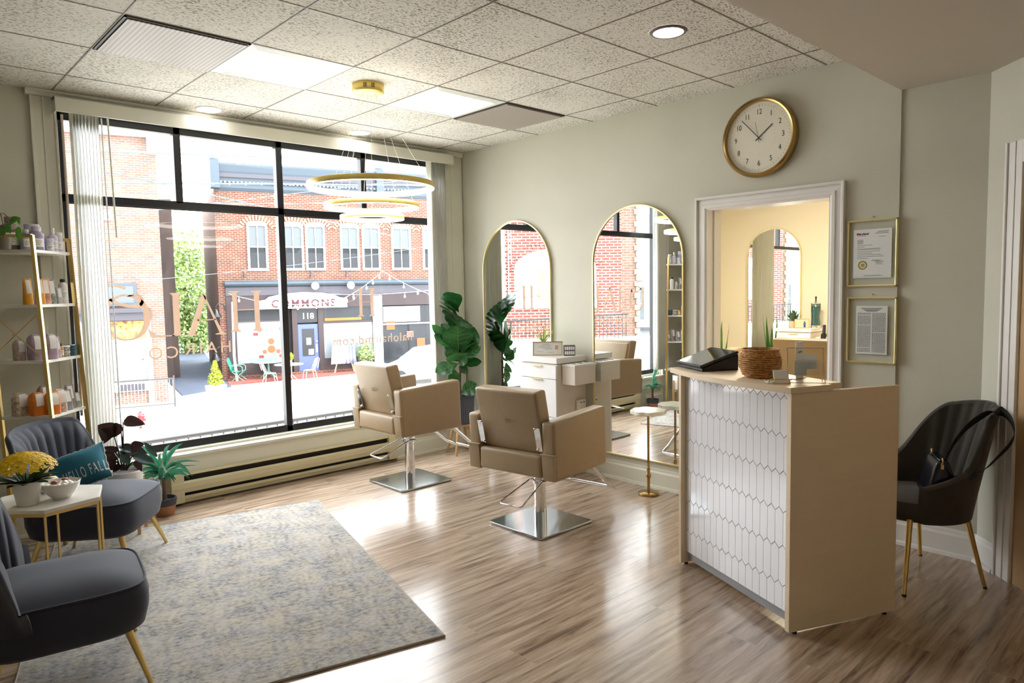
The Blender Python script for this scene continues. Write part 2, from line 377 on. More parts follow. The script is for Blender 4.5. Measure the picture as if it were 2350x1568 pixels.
def frame_mtx(o, ex, ey):
    ex = V(ex).normalized(); ey = V(ey).normalized(); ez = ex.cross(ey)
    m = Matrix((ex, ey, ez)).transposed().to_4x4(); m.translation = V(o); return m
# ---------------------------------------------------------------- room shell
CH = 2.845
struct('floor', MB().box(-6.2, 6.2, -9.2, .16, -.12, 0), floorm)
# ceiling: tiled part and lower smooth part behind the sloped soffit
D = .6119; XL = [-.3233-.6096*k for k in range(-10, 11)]; YR = [-.4540-D*k for k in range(-1, 6)]
holes = []
c = MB(); c.box(-6.2, 5.0, -3.635, .16, CH, CH+.15); struct('ceiling', c, ceilm)
c = MB(); c.prism([(-3.63, CH+.0), (-3.63, CH+.15), (-9.2, CH+.15), (-9.2, 2.609), (-3.93, 2.609)], -6.2, 5.0, 'x'); struct('ceiling_soffit', c, ceilp)
g = MB()
for x in [-.3233-.6096*k for k in range(0, 10)]:
    g.box(x-.0035, x+.0035, -3.63, -.012, CH-.003, CH+.002)
for y in [-.454-D*k for k in range(0, 6)]:
    g.box(-6.2, -.002, y-.0035, y+.0035, CH-.0025, CH+.002)
struct('trim_1', g, mat('ceiling grid metal', (.24, .21, .17), .5))
# window wall y 0 .. .16
wx0, wx1, wz0, wz1 = -3.345, -.255, .385, 2.745
w_ = MB(); w_.box(-6.2, wx0, 0, .16, 0, CH); w_.box(wx1, 1.30, 0, .16, 0, CH); w_.box(wx0, wx1, 0, .16, 0, wz0-.01); w_.box(wx0, wx1, 0, .16, wz1, CH)
w_.box(1.30, 3.6, 0, .16, 0, .5); w_.box(1.30, 3.6, 0, .16, 2.6, CH); w_.box(3.6, 5.0, 0, .16, 0, CH)
struct('wall_window', w_, wallp)
# mirror wall x 0 .. .14 with doorway
dy0, dy1, dz = -3.553, -2.706, 2.055
w_ = MB(); w_.box(0, .14, dy1, 0, 0, CH); w_.box(0, .14, -3.935, dy0, 0, CH); w_.box(0, .14, dy0, dy1, dz, CH)
struct('wall_mirrors', w_, wallp)
w_ = MB(); w_.box(.012, .14, -4.36, -3.935, 0, CH)
w_.prism([(.012, -4.36), (.14, -4.36), (.14, -4.60), (-2.2, -6.94), (-2.3, -6.66)], 0, CH)
struct('wall_corner', w_, wallp)
struct('wall_left', MB().box(-6.2, -6.05, -9.2, 0, 0, CH), wallp)
struct('wall_back', MB().box(-6.05, 5.0, -9.2, -9.05, 0, CH), wallp)
# second room
w_ = MB(); w_.box(4.62, 4.76, -4.2, 0, 0, CH); struct('wall_back_room', w_, wallp2)
w_ = MB(); w_.box(.14, 4.62, -4.36, -4.2, 0, CH); struct('wall_back_room_side', w_, wallp2)
w_ = MB(); w_.box(.14, .15, dy1+.0, -.0, 0, CH); struct('wall_back_room_partition', w_, wallp2)
# crown board and casings round the shop window
t = MB(); t.box(-3.515, -.005, -.045, 0, 2.802, CH-.002); t.box(-3.515, -.005, -.058, -.045, 2.825, CH-.002)
struct('trim_2', t, trimp, bev=.003)
t = MB()
for a, b_ in ((-3.492, -3.350), (-.262, -.012)):
    t.box(a, b_, -.022, 0, .0, 2.802)
    t.box(a+.0, a+.018, -.03, -.022, .0, 2.802); t.box(b_-.014, b_, -.03, -.022, 0, 2.802); t.box((a+b_)/2-.006, (a+b_)/2+.006, -.027, -.022, 0, 2.802)
t.box(-3.350, -.262, -.02, .0, 2.745, 2.802)
struct('trim_3', t, trimp, bev=.002)
# sill: stepped board under the black frame
t = MB(); t.box(-3.36, -.25, -.055, .11, .352, .374); t.box(-3.36, -.25, .03, .11, .374, .392); t.box(-3.40, -.14, -.035, 0, .225, .352)
struct('trim_4', t, trimp, bev=.003)
# skirtings
def skirt(mb, x0, y0, x1, y1, h=.15, th=.018):
    d = V((x1-x0, y1-y0, 0)); L_ = d.length; d.normalize(); n = V((-d.y, d.x, 0))
    mb.M = frame_mtx((x0, y0, 0), d, n)
    mb.prism([(0, 0), (0, h), (th*.45, h), (th*.6, h-.012), (th*.6, h-.02), (th, h-.034), (th, .022), (th+.012, .018), (th+.016, .0)], 0, L_, 'x'); mb.M = Matrix.Identity(4)
s_ = MB(); skirt(s_, 0, -2.56, 0, 0)
struct('baseboard_mirrors', s_, trimp)
s_ = MB(); skirt(s_, 0, -3.935, 0, -3.64); skirt(s_, .012, -4.36, .012, -3.935); skirt(s_, -.105, -4.477, .012, -4.36)
struct('baseboard_corner', s_, whitep)
s_ = MB(); skirt(s_, -.02, 0, -.85, 0); skirt(s_, -3.0, 0, -6.05, 0); struct('baseboard_window', s_, trimp)
# doorway casing (moulded) and jamb lining
t = MB()
def casing(mb, wid):  # profile across width u, outward v (towards -x)
    return [(0, 0), (0, .014), (.012, .022), (.03, .022), (.034, .016), (.07, .014), (.085, .02), (wid-.018, .026), (wid-.012, .032), (wid, .032), (wid, 0)]
cw = .085
def case_piece(mb, p0, p1, inner):   # mitred moulding along p0->p1 in the wall plane x=0, inner edge on p0-p1, growing away
    P = casing(mb, cw); vs = []; fs = []; n = len(P)
    (ya, za), (yb, zb) = p0, p1; (oa, ob) = inner
    for (y, z, o) in ((ya, za, oa), (yb, zb, ob)):
        for u, v in P: vs.append((-v, y+o[0]*u, z+o[1]*u))
    for k in range(n-1): fs.append((k, k+1, n+k+1, n+k))
    mb.add(vs, fs)
case_piece(t, (dy1, 0), (dy1, dz), ((1, 0), (1, 1)))
case_piece(t, (dy1, dz), (dy0, dz), ((1, 1), (-1, 1)))
case_piece(t, (dy0, dz), (dy0, 0), ((-1, 1), (-1, 0)))
t.box(-.014, .165, dy1-.006, dy1+.004, 0, dz); t.box(-.014, .165, dy0-.004, dy0+.006, 0, dz); t.box(-.014, .165, dy0, dy1, dz-.006, dz+.004)
t.box(.06, .085, dy1-.016, dy1-.006, 0, dz-.006)
struct('trim_5', t, whitep)
# door casing on the angled wall at the right edge
a45 = V((-.7071, -.7071, 0)); n45 = V((-.7071, .7071, 0))
t = MB(); t.M = frame_mtx((.012, -4.36, 0), -a45, n45)
t.box(-.29, -.175, .0, .022, 0, 2.21); t.box(-.19, -.175, .022, .032, 0, 2.21); t.box(-.245, -.235, .022, .027, 0, 2.21); t.box(-1.3, -.29, 0, .022, 2.10, 2.21)
t.M = Matrix.Identity(4); struct('trim_6', t, whitep, bev=.003)
t = MB(); t.M = frame_mtx((.012, -4.36, 0), -a45, n45); t.box(-1.25, -.292, .0, .006, 0, 2.10); t.M = Matrix.Identity(4)
struct('door_1', t, mat('honey wood door', (.46, .30, .15), .4, noise=.2, nscale=5, stretch=(1, 1, .1)))

# ---------------------------------------------------------------- the shop window: black frame, glass
fr = MB(); y0, y1 = .085, .145
fr.box(wx0, wx1, y0, y1, wz0, wz0+.052); fr.box(wx0, wx1, y0, y1, wz1-.05, wz1); fr.box(wx0, wx0+.04, y0, y1, wz0, wz1); fr.box(wx1-.04, wx1, y0, y1, wz0, wz1)
fr.box(wx0, wx1, y0, y1, 2.160, 2.215)
fr.box(-1.833, -1.782, y0, y1, wz0, wz1)
for x in (-2.585, -1.032): fr.box(x-.025, x+.025, y0, y1, 2.2, wz1)
# inner glazing beads
for (a, b_) in ((wx0+.04, -1.833), (-1.782, wx1-.04)):
    fr.box(a, b_, .075, .085, wz0+.052, wz0+.062); fr.box(a, b_, .078, .086, 2.148, 2.16)
win = thing('window_1', None, None, (0, 0, 0)); win['kind'] = 'structure'
fo = fr.obj('window_frame', blackm, win, bev=.003)
gl, N, L, b = nt('window glass')
for n_ in list(N):
    if n_.type == 'BSDF_PRINCIPLED': N.remove(n_)
tr = N.new('ShaderNodeBsdfTransparent'); gs = N.new('ShaderNodeBsdfGlossy'); gs.inputs['Roughness'].default_value = .0; fz = N.new('ShaderNodeFresnel'); fz.inputs[0].default_value = 1.35
tr.inputs[0].default_value = (.97, .985, .98, 1); mx = N.new('ShaderNodeMixShader'); L.new(fz.outputs[0], mx.inputs[0]); L.new(tr.outputs[0], mx.inputs[1]); L.new(gs.outputs[0], mx.inputs[2]); L.new(mx.outputs[0], N['Material Output'].inputs[0])
acryl = gl
gm = MB()
for (a, b_, c_, d_) in ((wx0+.04, -1.833, wz0+.05, 2.162), (-1.782, wx1-.04, wz0+.05, 2.162), (wx0+.04, -2.61, 2.213, wz1-.05), (-2.56, -1.833, 2.213, wz1-.05), (-1.782, -1.057, 2.213, wz1-.05), (-1.007, wx1-.04, 2.213, wz1-.05)):
    gm.add([(a, .118, c_), (b_, .118, c_), (b_, .118, d_), (a, .118, d_)], [(0, 1, 2, 3)])
gm.obj('pane', gl, win)
# second room's window
win2 = thing('window_2', None, None); win2['kind'] = 'structure'
fr = MB()
for (a, b_, c_, d_) in ((1.30, 3.6, .5, .55), (1.30, 3.6, 2.55, 2.6), (1.30, 1.35, .5, 2.6), (3.55, 3.6, .5, 2.6), (1.3, 3.6, 2.10, 2.15), (2.42, 2.46, 2.15, 2.6)): fr.box(a, b_, .085, .145, c_, d_)
fr.obj('window_frame', blackm, win2)
MB().add([(1.35, .118, .55), (3.55, .118, .55), (3.55, .118, 2.55), (1.35, .118, 2.55)], [(0, 1, 2, 3)]).obj('pane', gl, win2)

# lettering on the glass: read from the street, so mirrored here (x_world = cx - x_letter)
def glassM(cx, z): return frame_mtx((cx, .110, z), (-1, 0, 0), (0, 0, 1))
def poly_serif(mb, segs, cx, z0, h):
    for poly in segs:
        mb.M = glassM(cx, z0); mb.prism([(a*h, b_*h) for a, b_ in poly], -.001, .001); mb.M = Matrix.Identity(4)
def Iserif(x, w1, sw=.13):   # thick stem with bracketed serifs
    return [[(x-sw*.5, .0), (x+w1+sw*.5, 0), (x+w1+sw*.5, .02), (x+w1+.02, .035), (x+w1, .08), (x+w1, .92), (x+w1+.02, .965), (x+w1+sw*.5, .98), (x+w1+sw*.5, 1), (x-sw*.5, 1), (x-sw*.5, .98), (x-.02, .965), (x, .92), (x, .08), (x-.02, .035), (x-sw*.5, .02)]]
h1 = .318
lt = MB(); poly_serif(lt, Iserif(0, .13)+Iserif(.56, .11)+[[(.12, .52), (.57, .52), (.57, .545), (.12, .545)]], -2.012, 1.235, h1); h_obj = lt
def sign_letter(mb, what):
    return tag(mb.obj('window_letter', vinyl), what, 'lettering', 'mirrored salon name letters on the shop window')
sign_letter(lt, 'taupe capital H of the mirrored salon name, beside the thick black mullion')
lt = MB(); poly_serif(lt, [[(.0, 0), (.26, 0), (.26, .02), (.16, .04), (.53, 1.02), (.50, 1.02), (.08, .04), (0, .02)],
   [(.44, .93), (.54, 1.02), (.90, .04), (1.0, .02), (1.0, 0), (.68, 0), (.68, .02), (.75, .04)], [(.24, .36), (.68, .36), (.68, .385), (.24, .385)]], -2.285, 1.222, h1*.98)
lt.M = Matrix.Identity(4)
sign_letter(lt, 'taupe capital A of the mirrored salon name, in front of the green alley')
lt = MB(); poly_serif(lt, Iserif(0, .14, .10)+[[(.14, 0), (.66, 0), (.70, .2), (.68, .2), (.60, .09), (.5, .03), (.14, .025)]], -2.620, 1.228, h1)
sign_letter(lt, 'taupe capital L of the mirrored salon name, over the brick corner across the street')
lt = MB()
def stroke(mb, pts, ws, cx, z0, h):
    mb.M = glassM(cx, z0); n = len(pts); A = []; B = []
    for i, (p, w__) in enumerate(zip(pts, ws)):
        a = V(pts[max(0, i-1)]); c_ = V(pts[min(n-1, i+1)]); t_ = (c_-a); t_.normalize(); nn = V((-t_.y, t_.x)); p = V(p); A.append(p+nn*w__/2); B.append(p-nn*w__/2)
    for i in range(n-1):
        q = [A[i], A[i+1], B[i+1], B[i]]; mb.prism([(v.x*h, v.y*h) for v in q], -.001, .001)
    mb.M = Matrix.Identity(4)
pts = [(.42+.40*math.cos(R(a)), .44+.46*math.sin(R(a))) for a in range(100, 461, 12)]
ws = [.03+.10*abs(math.cos(R(a)))**1.5 for a in range(100, 461, 12)]
stroke(lt, pts, ws, -2.835, 1.225, .345)
pts = [(.28+.0*a, .80) for a in (0,)]+[(.15, .74), (.10, .86), (.22, 1.0), (.45, 1.08), (.66, 1.02), (.80, .86), (.86, .70)]
pts = [(.42, .90), (.22, .95), (.10, .84), (.16, .72), (.34, .70), (.56, .76), (.76, .88), (.88, 1.02), (.80, 1.12), (.60, 1.14), (.36, 1.06)]
pts2 = []
for i in range(len(pts)-1):
    for k in range(3):
        t_ = k/3; p = [pts[max(0, i-1)], pts[i], pts[i+1], pts[min(len(pts)-1, i+2)]]
        pts2.append(tuple(.5*((2*p[1][j])+(-p[0][j]+p[2][j])*t_+(2*p[0][j]-5*p[1][j]+4*p[2][j]-p[3][j])*t_*t_+(-p[0][j]+3*p[1][j]-3*p[2][j]+p[3][j])*t_**3) for j in (0, 1)))
stroke(lt, pts2, [.02+.05*abs(math.sin(i*.14)) for i in range(len(pts2))], -2.835, 1.225, .33)
sign_letter(lt, 'taupe flourished capital O of the mirrored salon name, nearest the left blind')
lt = text_mb('HAIR', .125, glassM(-2.42, 1.120), .001, .0, 1, 1.35); tag(lt.obj('window_lettering', vinyl), 'small thin mirrored word HAIR under the big salon name on the window', 'lettering')
lt = text_mb('CO.', .125, glassM(-2.77, 1.105), .001, 0, 1, 1.35); tag(lt.obj('window_lettering', vinyl), 'small thin mirrored CO. under the big letter L on the window', 'lettering')
lt = MB(); poly_serif(lt, Iserif(0, .12)+Iserif(.47, .11)+[[(.11, .50), (.48, .50), (.48, .52), (.11, .52)]], -.955, 1.310, .25)
stroke(lt, [(.40, .98), (.30, .9), (.28, .72), (.40, .60), (.55, .55), (.70, .5)], [.02]*6, -1.05, 1.31, .25)
tag(lt.obj('window_lettering', vinyl), 'taupe mirrored salon monogram on the right pane above the tan chair', 'lettering')
lt = text_mb('halohairmd.com', .115, glassM(-.96, 1.10), .001, 0, 1, 1.12)
tag(lt.obj('window_lettering', vinyl), 'mirrored web address in thin letters on the right pane', 'lettering')
# valance and vertical blinds
vb = MB(); vb.prism([(-.13, 2.70), (-.13, 2.79), (-.115, 2.798), (-.03, 2.798), (-.03, 2.775), (-.115, 2.775), (-.118, 2.70)], -3.375, -.185, 'x'); vb.box(-.19, -.185, -.13, -.03, 2.70, 2.795)
vb.box(-3.375, -3.37, -.13, -.03, 2.70, 2.795)
val = tag(vb.obj('blind_valance', trimp, bev=.003), 'long cream valance across the top of the shop window', 'valance')
def blind(name, x0, x1, n, zb, label, loc_y=-.075):
    t_ = thing(name, label, 'blind', (x0, loc_y, 0))
    MB().box(-.03, x1-x0+.03, -.015, .015, 2.735, 2.765).obj('head_rail', trimp, t_)
    for k in range(n):
        m_ = MB(); x = (x1-x0)*k/(n-1)
        pts_ = [(x-.022*0+.004*math.sin(q), -.042+.084*q/4) for q in range(5)]
        def fn(u, v, x=x): return (x+.005*math.sin(v*math.pi)+.001*(v-.5)+.002*math.sin(u*9+x*40), -.042+.084*v, zb+(2.735-zb)*u)
        m_.grid(fn, 6, 4); o = m_.obj('slat', blindm, t_, solid=.0016)
    return t_
lb_ = blind('vertical_blind', -3.285, -3.135, 9, .46, 'bundle of vertical blind slats gathered at the left of the window')
blind('vertical_blind', -.44, -.28, 10, .46, 'narrow bundle of vertical blind slats gathered at the right of the window')
b2 = blind('vertical_blind', 3.02, 3.55, 14, .55, 'vertical blind slats seen in the arched mirror of the back room')
MB().box(-1.4, .7, -.02, .02, 2.765, 2.79).obj('track', trimp, b2)
t_ = thing('blind_wand', 'clear plastic wand and chain hanging beside the left blind', 'blind wand', (-3.075, -.10, 0))
MB().tube([(0, 0, 2.70), (.012, 0, 1.92)], .006, 8).obj('wand', trimp, t_)
MB().tube([(-.035, .01, 2.70), (-.03, .01, 1.5), (-.028, .01, .5)], .0045, 8).obj('chain', mat('clear white plastic', (.75, .80, .88), .3), t_)
MB().tube([(-.05, -.015, 2.69), (-.045, -.015, .75)], .008, 8).obj('cord', mat('pale pink cord', (.62, .52, .45), .6), lb_)

# ---------------------------------------------------------------- heater
t_ = thing('baseboard_heater', 'long cream enamel heater with dark slots under the shop window', 'heater', (-2.80, 0, 0))
Lh = 1.93
m_ = MB(); m_.prism([(0, .02), (-.055, .02), (-.055, .045), (-.07, .05), (-.07, .07), (-.06, .07), (-.06, .055), (-.0, .055)], 0, Lh, 'x'); m_.obj('bottom_rail', heat, t_)
m_ = MB(); m_.prism([(-.075, .095), (-.082, .13), (-.080, .165), (-.070, .180), (-.062, .178), (-.068, .16), (-.07, .13), (-.065, .097)], 0, Lh, 'x'); m_.obj('front_cover', heat, t_)
m_ = MB(); m_.prism([(0, .235), (-.045, .235), (-.072, .222), (-.070, .218), (-.045, .228), (0, .228)], 0, Lh, 'x'); m_.obj('top_hood', heat, t_)
m_ = MB(); m_.box(.02, Lh-.02, -.045, -.004, .055, .225); m_.obj('heating_fins', heatd, t_)
for a in (0, Lh-.09): MB().box(a, a+.09, -.078, 0, .02, .236).obj('end_cap', heat, t_, bev=.004)
# ---------------------------------------------------------------- ceiling fittings
def troffer(x0, y0, label):
    t_ = thing('ceiling_light', label, 'ceiling light', (x0+.3048, y0-.306, CH), 0, 'square recessed ceiling lights')
    a = .300
    m_ = MB(); m_.add([(-a, -a, -.003), (a, -a, -.003), (a, a, -.003), (-a, a, -.003), (-a+.05, -a+.05, -.012), (a-.05, -a+.05, -.012), (a-.05, a-.05, -.012), (-a+.05, a-.05, -.012),
       (-a+.075, -a+.075, -.004), (a-.075, -a+.075, -.004), (a-.075, a-.075, -.004), (-a+.075, a-.075, -.004)],
       [(0, 1, 5, 4), (1, 2, 6, 5), (2, 3, 7, 6), (3, 0, 4, 7), (4, 5, 9, 8), (5, 6, 10, 9), (6, 7, 11, 10), (7, 4, 8, 11)])
    m_.obj('frame', mat('troffer frame', (.82, .86, .82), .4) if 'troffer frame' not in MATS else MATS['troffer frame'], t_)
    MB().box(-a+.075, a-.075, -a+.075, a-.075, -.0045, -.001).obj('diffuser', panelon, t_)
    MB().box(-a+.09, a-.09, -a+.09, a-.09, -.010, -.0045).obj('inner_panel', panelon, t_)
troffer(-2.762, -1.066, 'square recessed ceiling light beside the large perforated vent')
troffer(-1.543, -1.066, 'square recessed ceiling light to the right of the ring chandelier')
ventm, N, L, b = nt('perforated vent metal')
tc = N.new('ShaderNodeTexCoord'); wv = N.new('ShaderNodeTexWave'); wv.inputs['Scale'].default_value = 14; wv.bands_direction = 'X'; L.new(tc.outputs['Object'], wv.inputs[0])
r_ = N.new('ShaderNodeValToRGB'); r_.color_ramp.elements[0].color = (.22, .19, .16, 1); r_.color_ramp.elements[1].color = (.50, .44, .39, 1); L.new(wv.outputs[0], r_.inputs[0]); L.new(r_.outputs[0], b.inputs['Base Color']); b.inputs['Roughness'].default_value = .45
for x0, lb in ((-3.371, 'large grey perforated ceiling vent at the left end'), (-.933, 'grey perforated ceiling vent near the mirror wall')):
    t_ = thing('ceiling_vent', lb, 'ceiling vent', (x0+.3048, -1.372, CH), 0, 'square perforated ceiling vents')
    MB().box(-.285, .29, -.285, .29, -.014, -.004).obj('perforated_panel', ventm, t_)
    m_ = MB(); a = .301
    for q in ((-a, a, -a, -a+.012), (-a, a, a-.012, a), (-a, -a+.012, -a, a), (a-.012, a, -a, a)): m_.box(q[0], q[1], q[2], q[3], -.008, -.002)
    m_.obj('frame', mat('vent frame', (.03, .025, .02), .5) if 'vent frame' not in MATS else MATS['vent frame'], t_)
def downlight(x, y, label, ring):
    t_ = thing('downlight', label, 'ceiling light', (x, y, CH), 0, 'round recessed downlights')
    MB().lathe([(.075, -.001), (.078, -.009), (.092, -.008), (.098, -.001)], 32).obj('trim_ring', ring, t_)
    MB().cyl(0, 0, -.006, -.002, .077, 28).obj('lens', downon, t_)
downlight(-1.214, -3.211, 'round downlight above the desk, near the soffit', mat('bronze ring', (.16, .12, .11), .35))
downlight(-2.449, -.20, 'round downlight close to the window valance at left', whitep)
downlight(-1.235, -.215, 'round downlight behind the chandelier cables', whitep)
# chandelier
t_ = thing('ring_chandelier', 'gold three-ring hanging chandelier with glowing undersides', 'chandelier', (-1.90, -1.42, CH))
cn = MB().lathe([(0, 0), (.098, 0), (.1, -.002), (.1, -.052), (.096, -.056), (0, -.056)], 40).obj('canopy', goldlit, t_)
for q in (0, 1, 2, 3):
    for base in (222, 250): m_ = MB(); m_.M = Matrix.Rotation(R(base+q*3.4), 4, 'Z'); m_.box(.0995, .101, -.0016, .0016, -.042, -.014); m_.obj('vent_slot', inkm, cn)
rings = ((.402, 2.205, .019), (.300, 2.080, .017), (.203, 2.005, .015))
for i, (rr, z, hh) in enumerate(rings):
    zz = z-CH
    r_ = MB().lathe([(rr-.010, zz+hh), (rr, zz+hh), (rr+.002, zz+hh-.002), (rr+.002, zz-hh+.004), (rr-.004, zz-hh+.004)], 72).obj('ring', goldlit, t_)
    MB().lathe([(rr-.010, zz+hh*.7), (rr-.012, zz+hh*.5), (rr-.012, zz-hh+.002), (rr-.009, zz-hh), (rr-.001, zz-hh+.001), (rr-.002, zz-hh+.004), (rr-.009, zz-hh+.005), (rr-.010, zz+hh*.7)], 72).obj('light_strip', lampon, r_)
    for k in range(3):
        a = R(100+120*k+i*9); b_ = R(100+120*k+i*14)
        MB().tube([(.05*math.cos(b_)+(i-1)*.01, .05*math.sin(b_), -.055), (rr*math.cos(a), rr*math.sin(a), zz+hh)], .0009, 5).obj('cable', whitep, r_)
# ---------------------------------------------------------------- arched mirrors
def arch_mirror(name, label, y0, y1, zb, zt, x=0, sgn=-1, group='tall arched mirrors on the mirror wall'):
    w = abs(y1-y0); r = w/2; yc = (y0+y1)/2
    t_ = thing(name, label, 'mirror', (x, yc, zb), 0, group)
    H = zt-zb
    def out(r_, inset):
        p = [(-r_, inset), (r_, inset)]+[(r_*math.cos(R(a)), H-r+r_*math.sin(R(a))) for a in range(0, 181, 6)]
        return p
    a = out(r, 0); b_ = out(r-.009, .009); n = len(a); m_ = MB()
    for d0, d1 in ((a, b_),):
        vs = [(sgn*.004, p, q) for p, q in a]+[(sgn*.026, p, q) for p, q in a]+[(sgn*.026, p, q) for p, q in b_]+[(sgn*.015, p, q) for p, q in b_]
        fs = []
        for i in range(n):
            j = (i+1) % n
            for k in range(3): fs.append((k*n+i, k*n+j, (k+1)*n+j, (k+1)*n+i))
        m_.add(vs, fs)
    m_.obj('mirror_frame', goldp, t_)
    MB().prism(b_, sgn*.017, sgn*.006, 'x').obj('mirror_glass', mirrorm, t_)
    return t_
arch_mirror('arched_mirror', 'tall gold-framed arched mirror behind the fiddle leaf fig', -.325, -1.205, .20, 2.14)
arch_mirror('arched_mirror', 'tall gold-framed arched mirror between white cabinet and doorway', -1.672, -2.522, .20, 2.15)
arch_mirror('arched_mirror', 'arched mirror on the back room wall seen through the doorway', -.51, -1.27, .30, 2.27, 4.62, -1, None)

# ---------------------------------------------------------------- clock
t_ = thing('wall_clock', 'round gold-rimmed wall clock with a cream numbered face', 'clock', (0, -3.10, 2.478))
def Mx(x): return frame_mtx((x, 0, 0), (0, -1, 0), (0, 0, 1))
old = Mx(0)
m_ = MB(); m_.M = old; m_.lathe([(.238, .001), (.250, .004), (.255, .028), (.250, .056), (.240, .066), (.230, .062), (.226, .050), (.226, .034)], 80); m_.obj('rim', brass, t_)
m_ = MB(); m_.M = old; m_.cyl(0, 0, .001, .036, .2262, 64); m_.obj('face', mat('cream dial', (.76, .72, .60), .5), t_)
m_ = MB()
for k in range(60):
    a = R(6*k)
    m_.M = old @ Matrix.Translation((math.sin(a)*.203, math.cos(a)*.203, .0365)) @ Matrix.Rotation(-a, 4, 'Z')
    if k % 5: m_.cyl(0, 0, -.0002, .0004, .0018, 8)
    else: m_.box(-.0006, .0006, -.008, .008, -.0002, .0004)
for k in range(30):
    a = R(12*k); m_.M = old @ Matrix.Translation((math.sin(a)*.108, math.cos(a)*.108, .0365)); m_.cyl(0, 0, -.0002, .0004, .0011, 6)
for k in range(1, 13):
    a = R(30*k); text_mb(str(k), .048, old @ Matrix.Translation((math.sin(a)*.163, math.cos(a)*.163, .0367)), .0003, 0, .8, mb=m_)
m_.M = Matrix.Identity(4); m_.obj('numerals', inkm, t_)
def hand(nm, ang, L0, L1, w_, z):
    m_ = MB(); m_.M = old @ Matrix.Rotation(-R(ang), 4, 'Z'); m_.box(-w_, w_, -L0, L1, z, z+.0015); m_.obj(nm, inkm, t_)
hand('minute_hand', -43, .028, .172, .0022, .043); hand('hour_hand', 52, .028, .118, .0026, .040); hand('second_hand', -12, .032, .100, .0007, .046)
# ---------------------------------------------------------------- framed notices
def notice(lbl, yc, z0, z1, kind):
    t_ = thing('floating_frame', lbl, 'picture frame', (0, yc, z0), 0, 'glass floating frames beside the doorway')
    H = z1-z0; W = .278
    m_ = MB()
    for q in ((-W/2, -W/2+.010, 0, H), (W/2-.010, W/2, 0, H), (-W/2, W/2, 0, .010), (-W/2, W/2, H-.010, H)): m_.box(-.018, -.001, q[0], q[1], q[2], q[3])
    m_.obj('frame', goldp, t_, bev=.0015)
    MB().add([(-.012, -W/2+.01, .01), (-.012, W/2-.01, .01), (-.012, W/2-.01, H-.01), (-.012, -W/2+.01, H-.01)], [(0, 1, 2, 3)]).obj('glass_pane', gl, t_)
    MB().lathe([(0, 0), (.006, .001), (.006, .006), (.0, .009)], 12).obj('wall_pin', brass, t_, loc=(-.006, 0, H+.012))
    pw, ph, po = (.212, .285, .052) if kind == 0 else (.175, .285, .055)
    p = MB().box(-.0105, -.0095, -pw/2, pw/2, po, po+ph).obj('printed_sheet', paperm, t_)
    def FM(yy, zz): return frame_mtx((-.0108, yy, zz), (0, -1, 0), (0, 0, 1))
    m_ = MB(); rnd = random.Random(kind)
    def line(x0, x1, z, h=.0022): m_.box(-.0110, -.0106, -x1, -x0, z-h/2, z+h/2)   # reading left = +y
    top = po+ph
    if kind == 0:
        for i in range(4): line(.0+.01*i*0+.005+rnd.random()*.03, .088, top-.014-.0045*i, .0014)
        line(.035, .075, top-.045, .0016)
        z = top-.062
        for n_, ln in ((5, .035), (1, .09), (1, .04), (2, .14), (1, .13), (1, .09), (1, .15), (1, .15), (1, .06)):
            for k in range(n_): line(-.083, -.083+ln*(.85+.15*rnd.random()), z, .0017); z -= .0052
            z -= .005
        for i in range(4): line(.02, .045+.02*rnd.random(), po+.098-.006*i, .0016)
        for i in range(2): line(-.045-.02*i*0, .05+.01*i, po+.016-.005*i, .0014)
        m_.obj('printed_text', inkm, p)
        text_mb('Maryland', .018, FM(.054, top-.027), .0002, .0006).obj('heading', inkm, p)
        m2 = MB(); m2.box(-.0112, -.0106, .076, .088, top-.032, top-.022); m2.box(-.0111, -.0107, .035, .085, top-.0395, top-.038); m2.obj('heading_mark', inkr, p)
        m2 = MB(); m2.M = FM(.052, po+.075); m2.lathe([(.018, 0), (.026, 0), (.026, .0006), (.018, .0006)], 32); m2.lathe([(0, 0), (.011, 0), (.011, .0006), (0, .0006)], 20); m2.obj('round_seal', mat('gold seal', (.42, .34, .06), .5), p)
        m2 = MB(); m2.M = FM(-.02, po+.10); m2.tube([(-.022, 0, .0006), (-.012, .006, .0006), (-.006, -.004, .0006), (.004, .006, .0006), (.01, -.002, .0006), (.024, .004, .0006)], .0010, 5); m2.obj('signature', inkm, p)
    else:
        for i in range(4): line(-.06+.01*i, .06-.01*i, top-.014-.006*i, .003)
        for cx in (-.078, .004):
            z = top-.042
            while z > po+.012:
                if rnd.random() < .09: z -= .004
                x = cx
                while x < cx+.072:
                    ln = .004+.008*rnd.random(); line(x, min(x+ln, cx+.074), z, .0019); x += ln+.0022
                z -= .0042
        m_.obj('printed_text', inkm, p)
notice('upper glass floating frame holding a letter with a round gold seal', -3.798, 1.505, 1.897, 0)
notice('lower glass floating frame holding a sheet dense with two text columns', -3.802, 1.052, 1.444, 1)

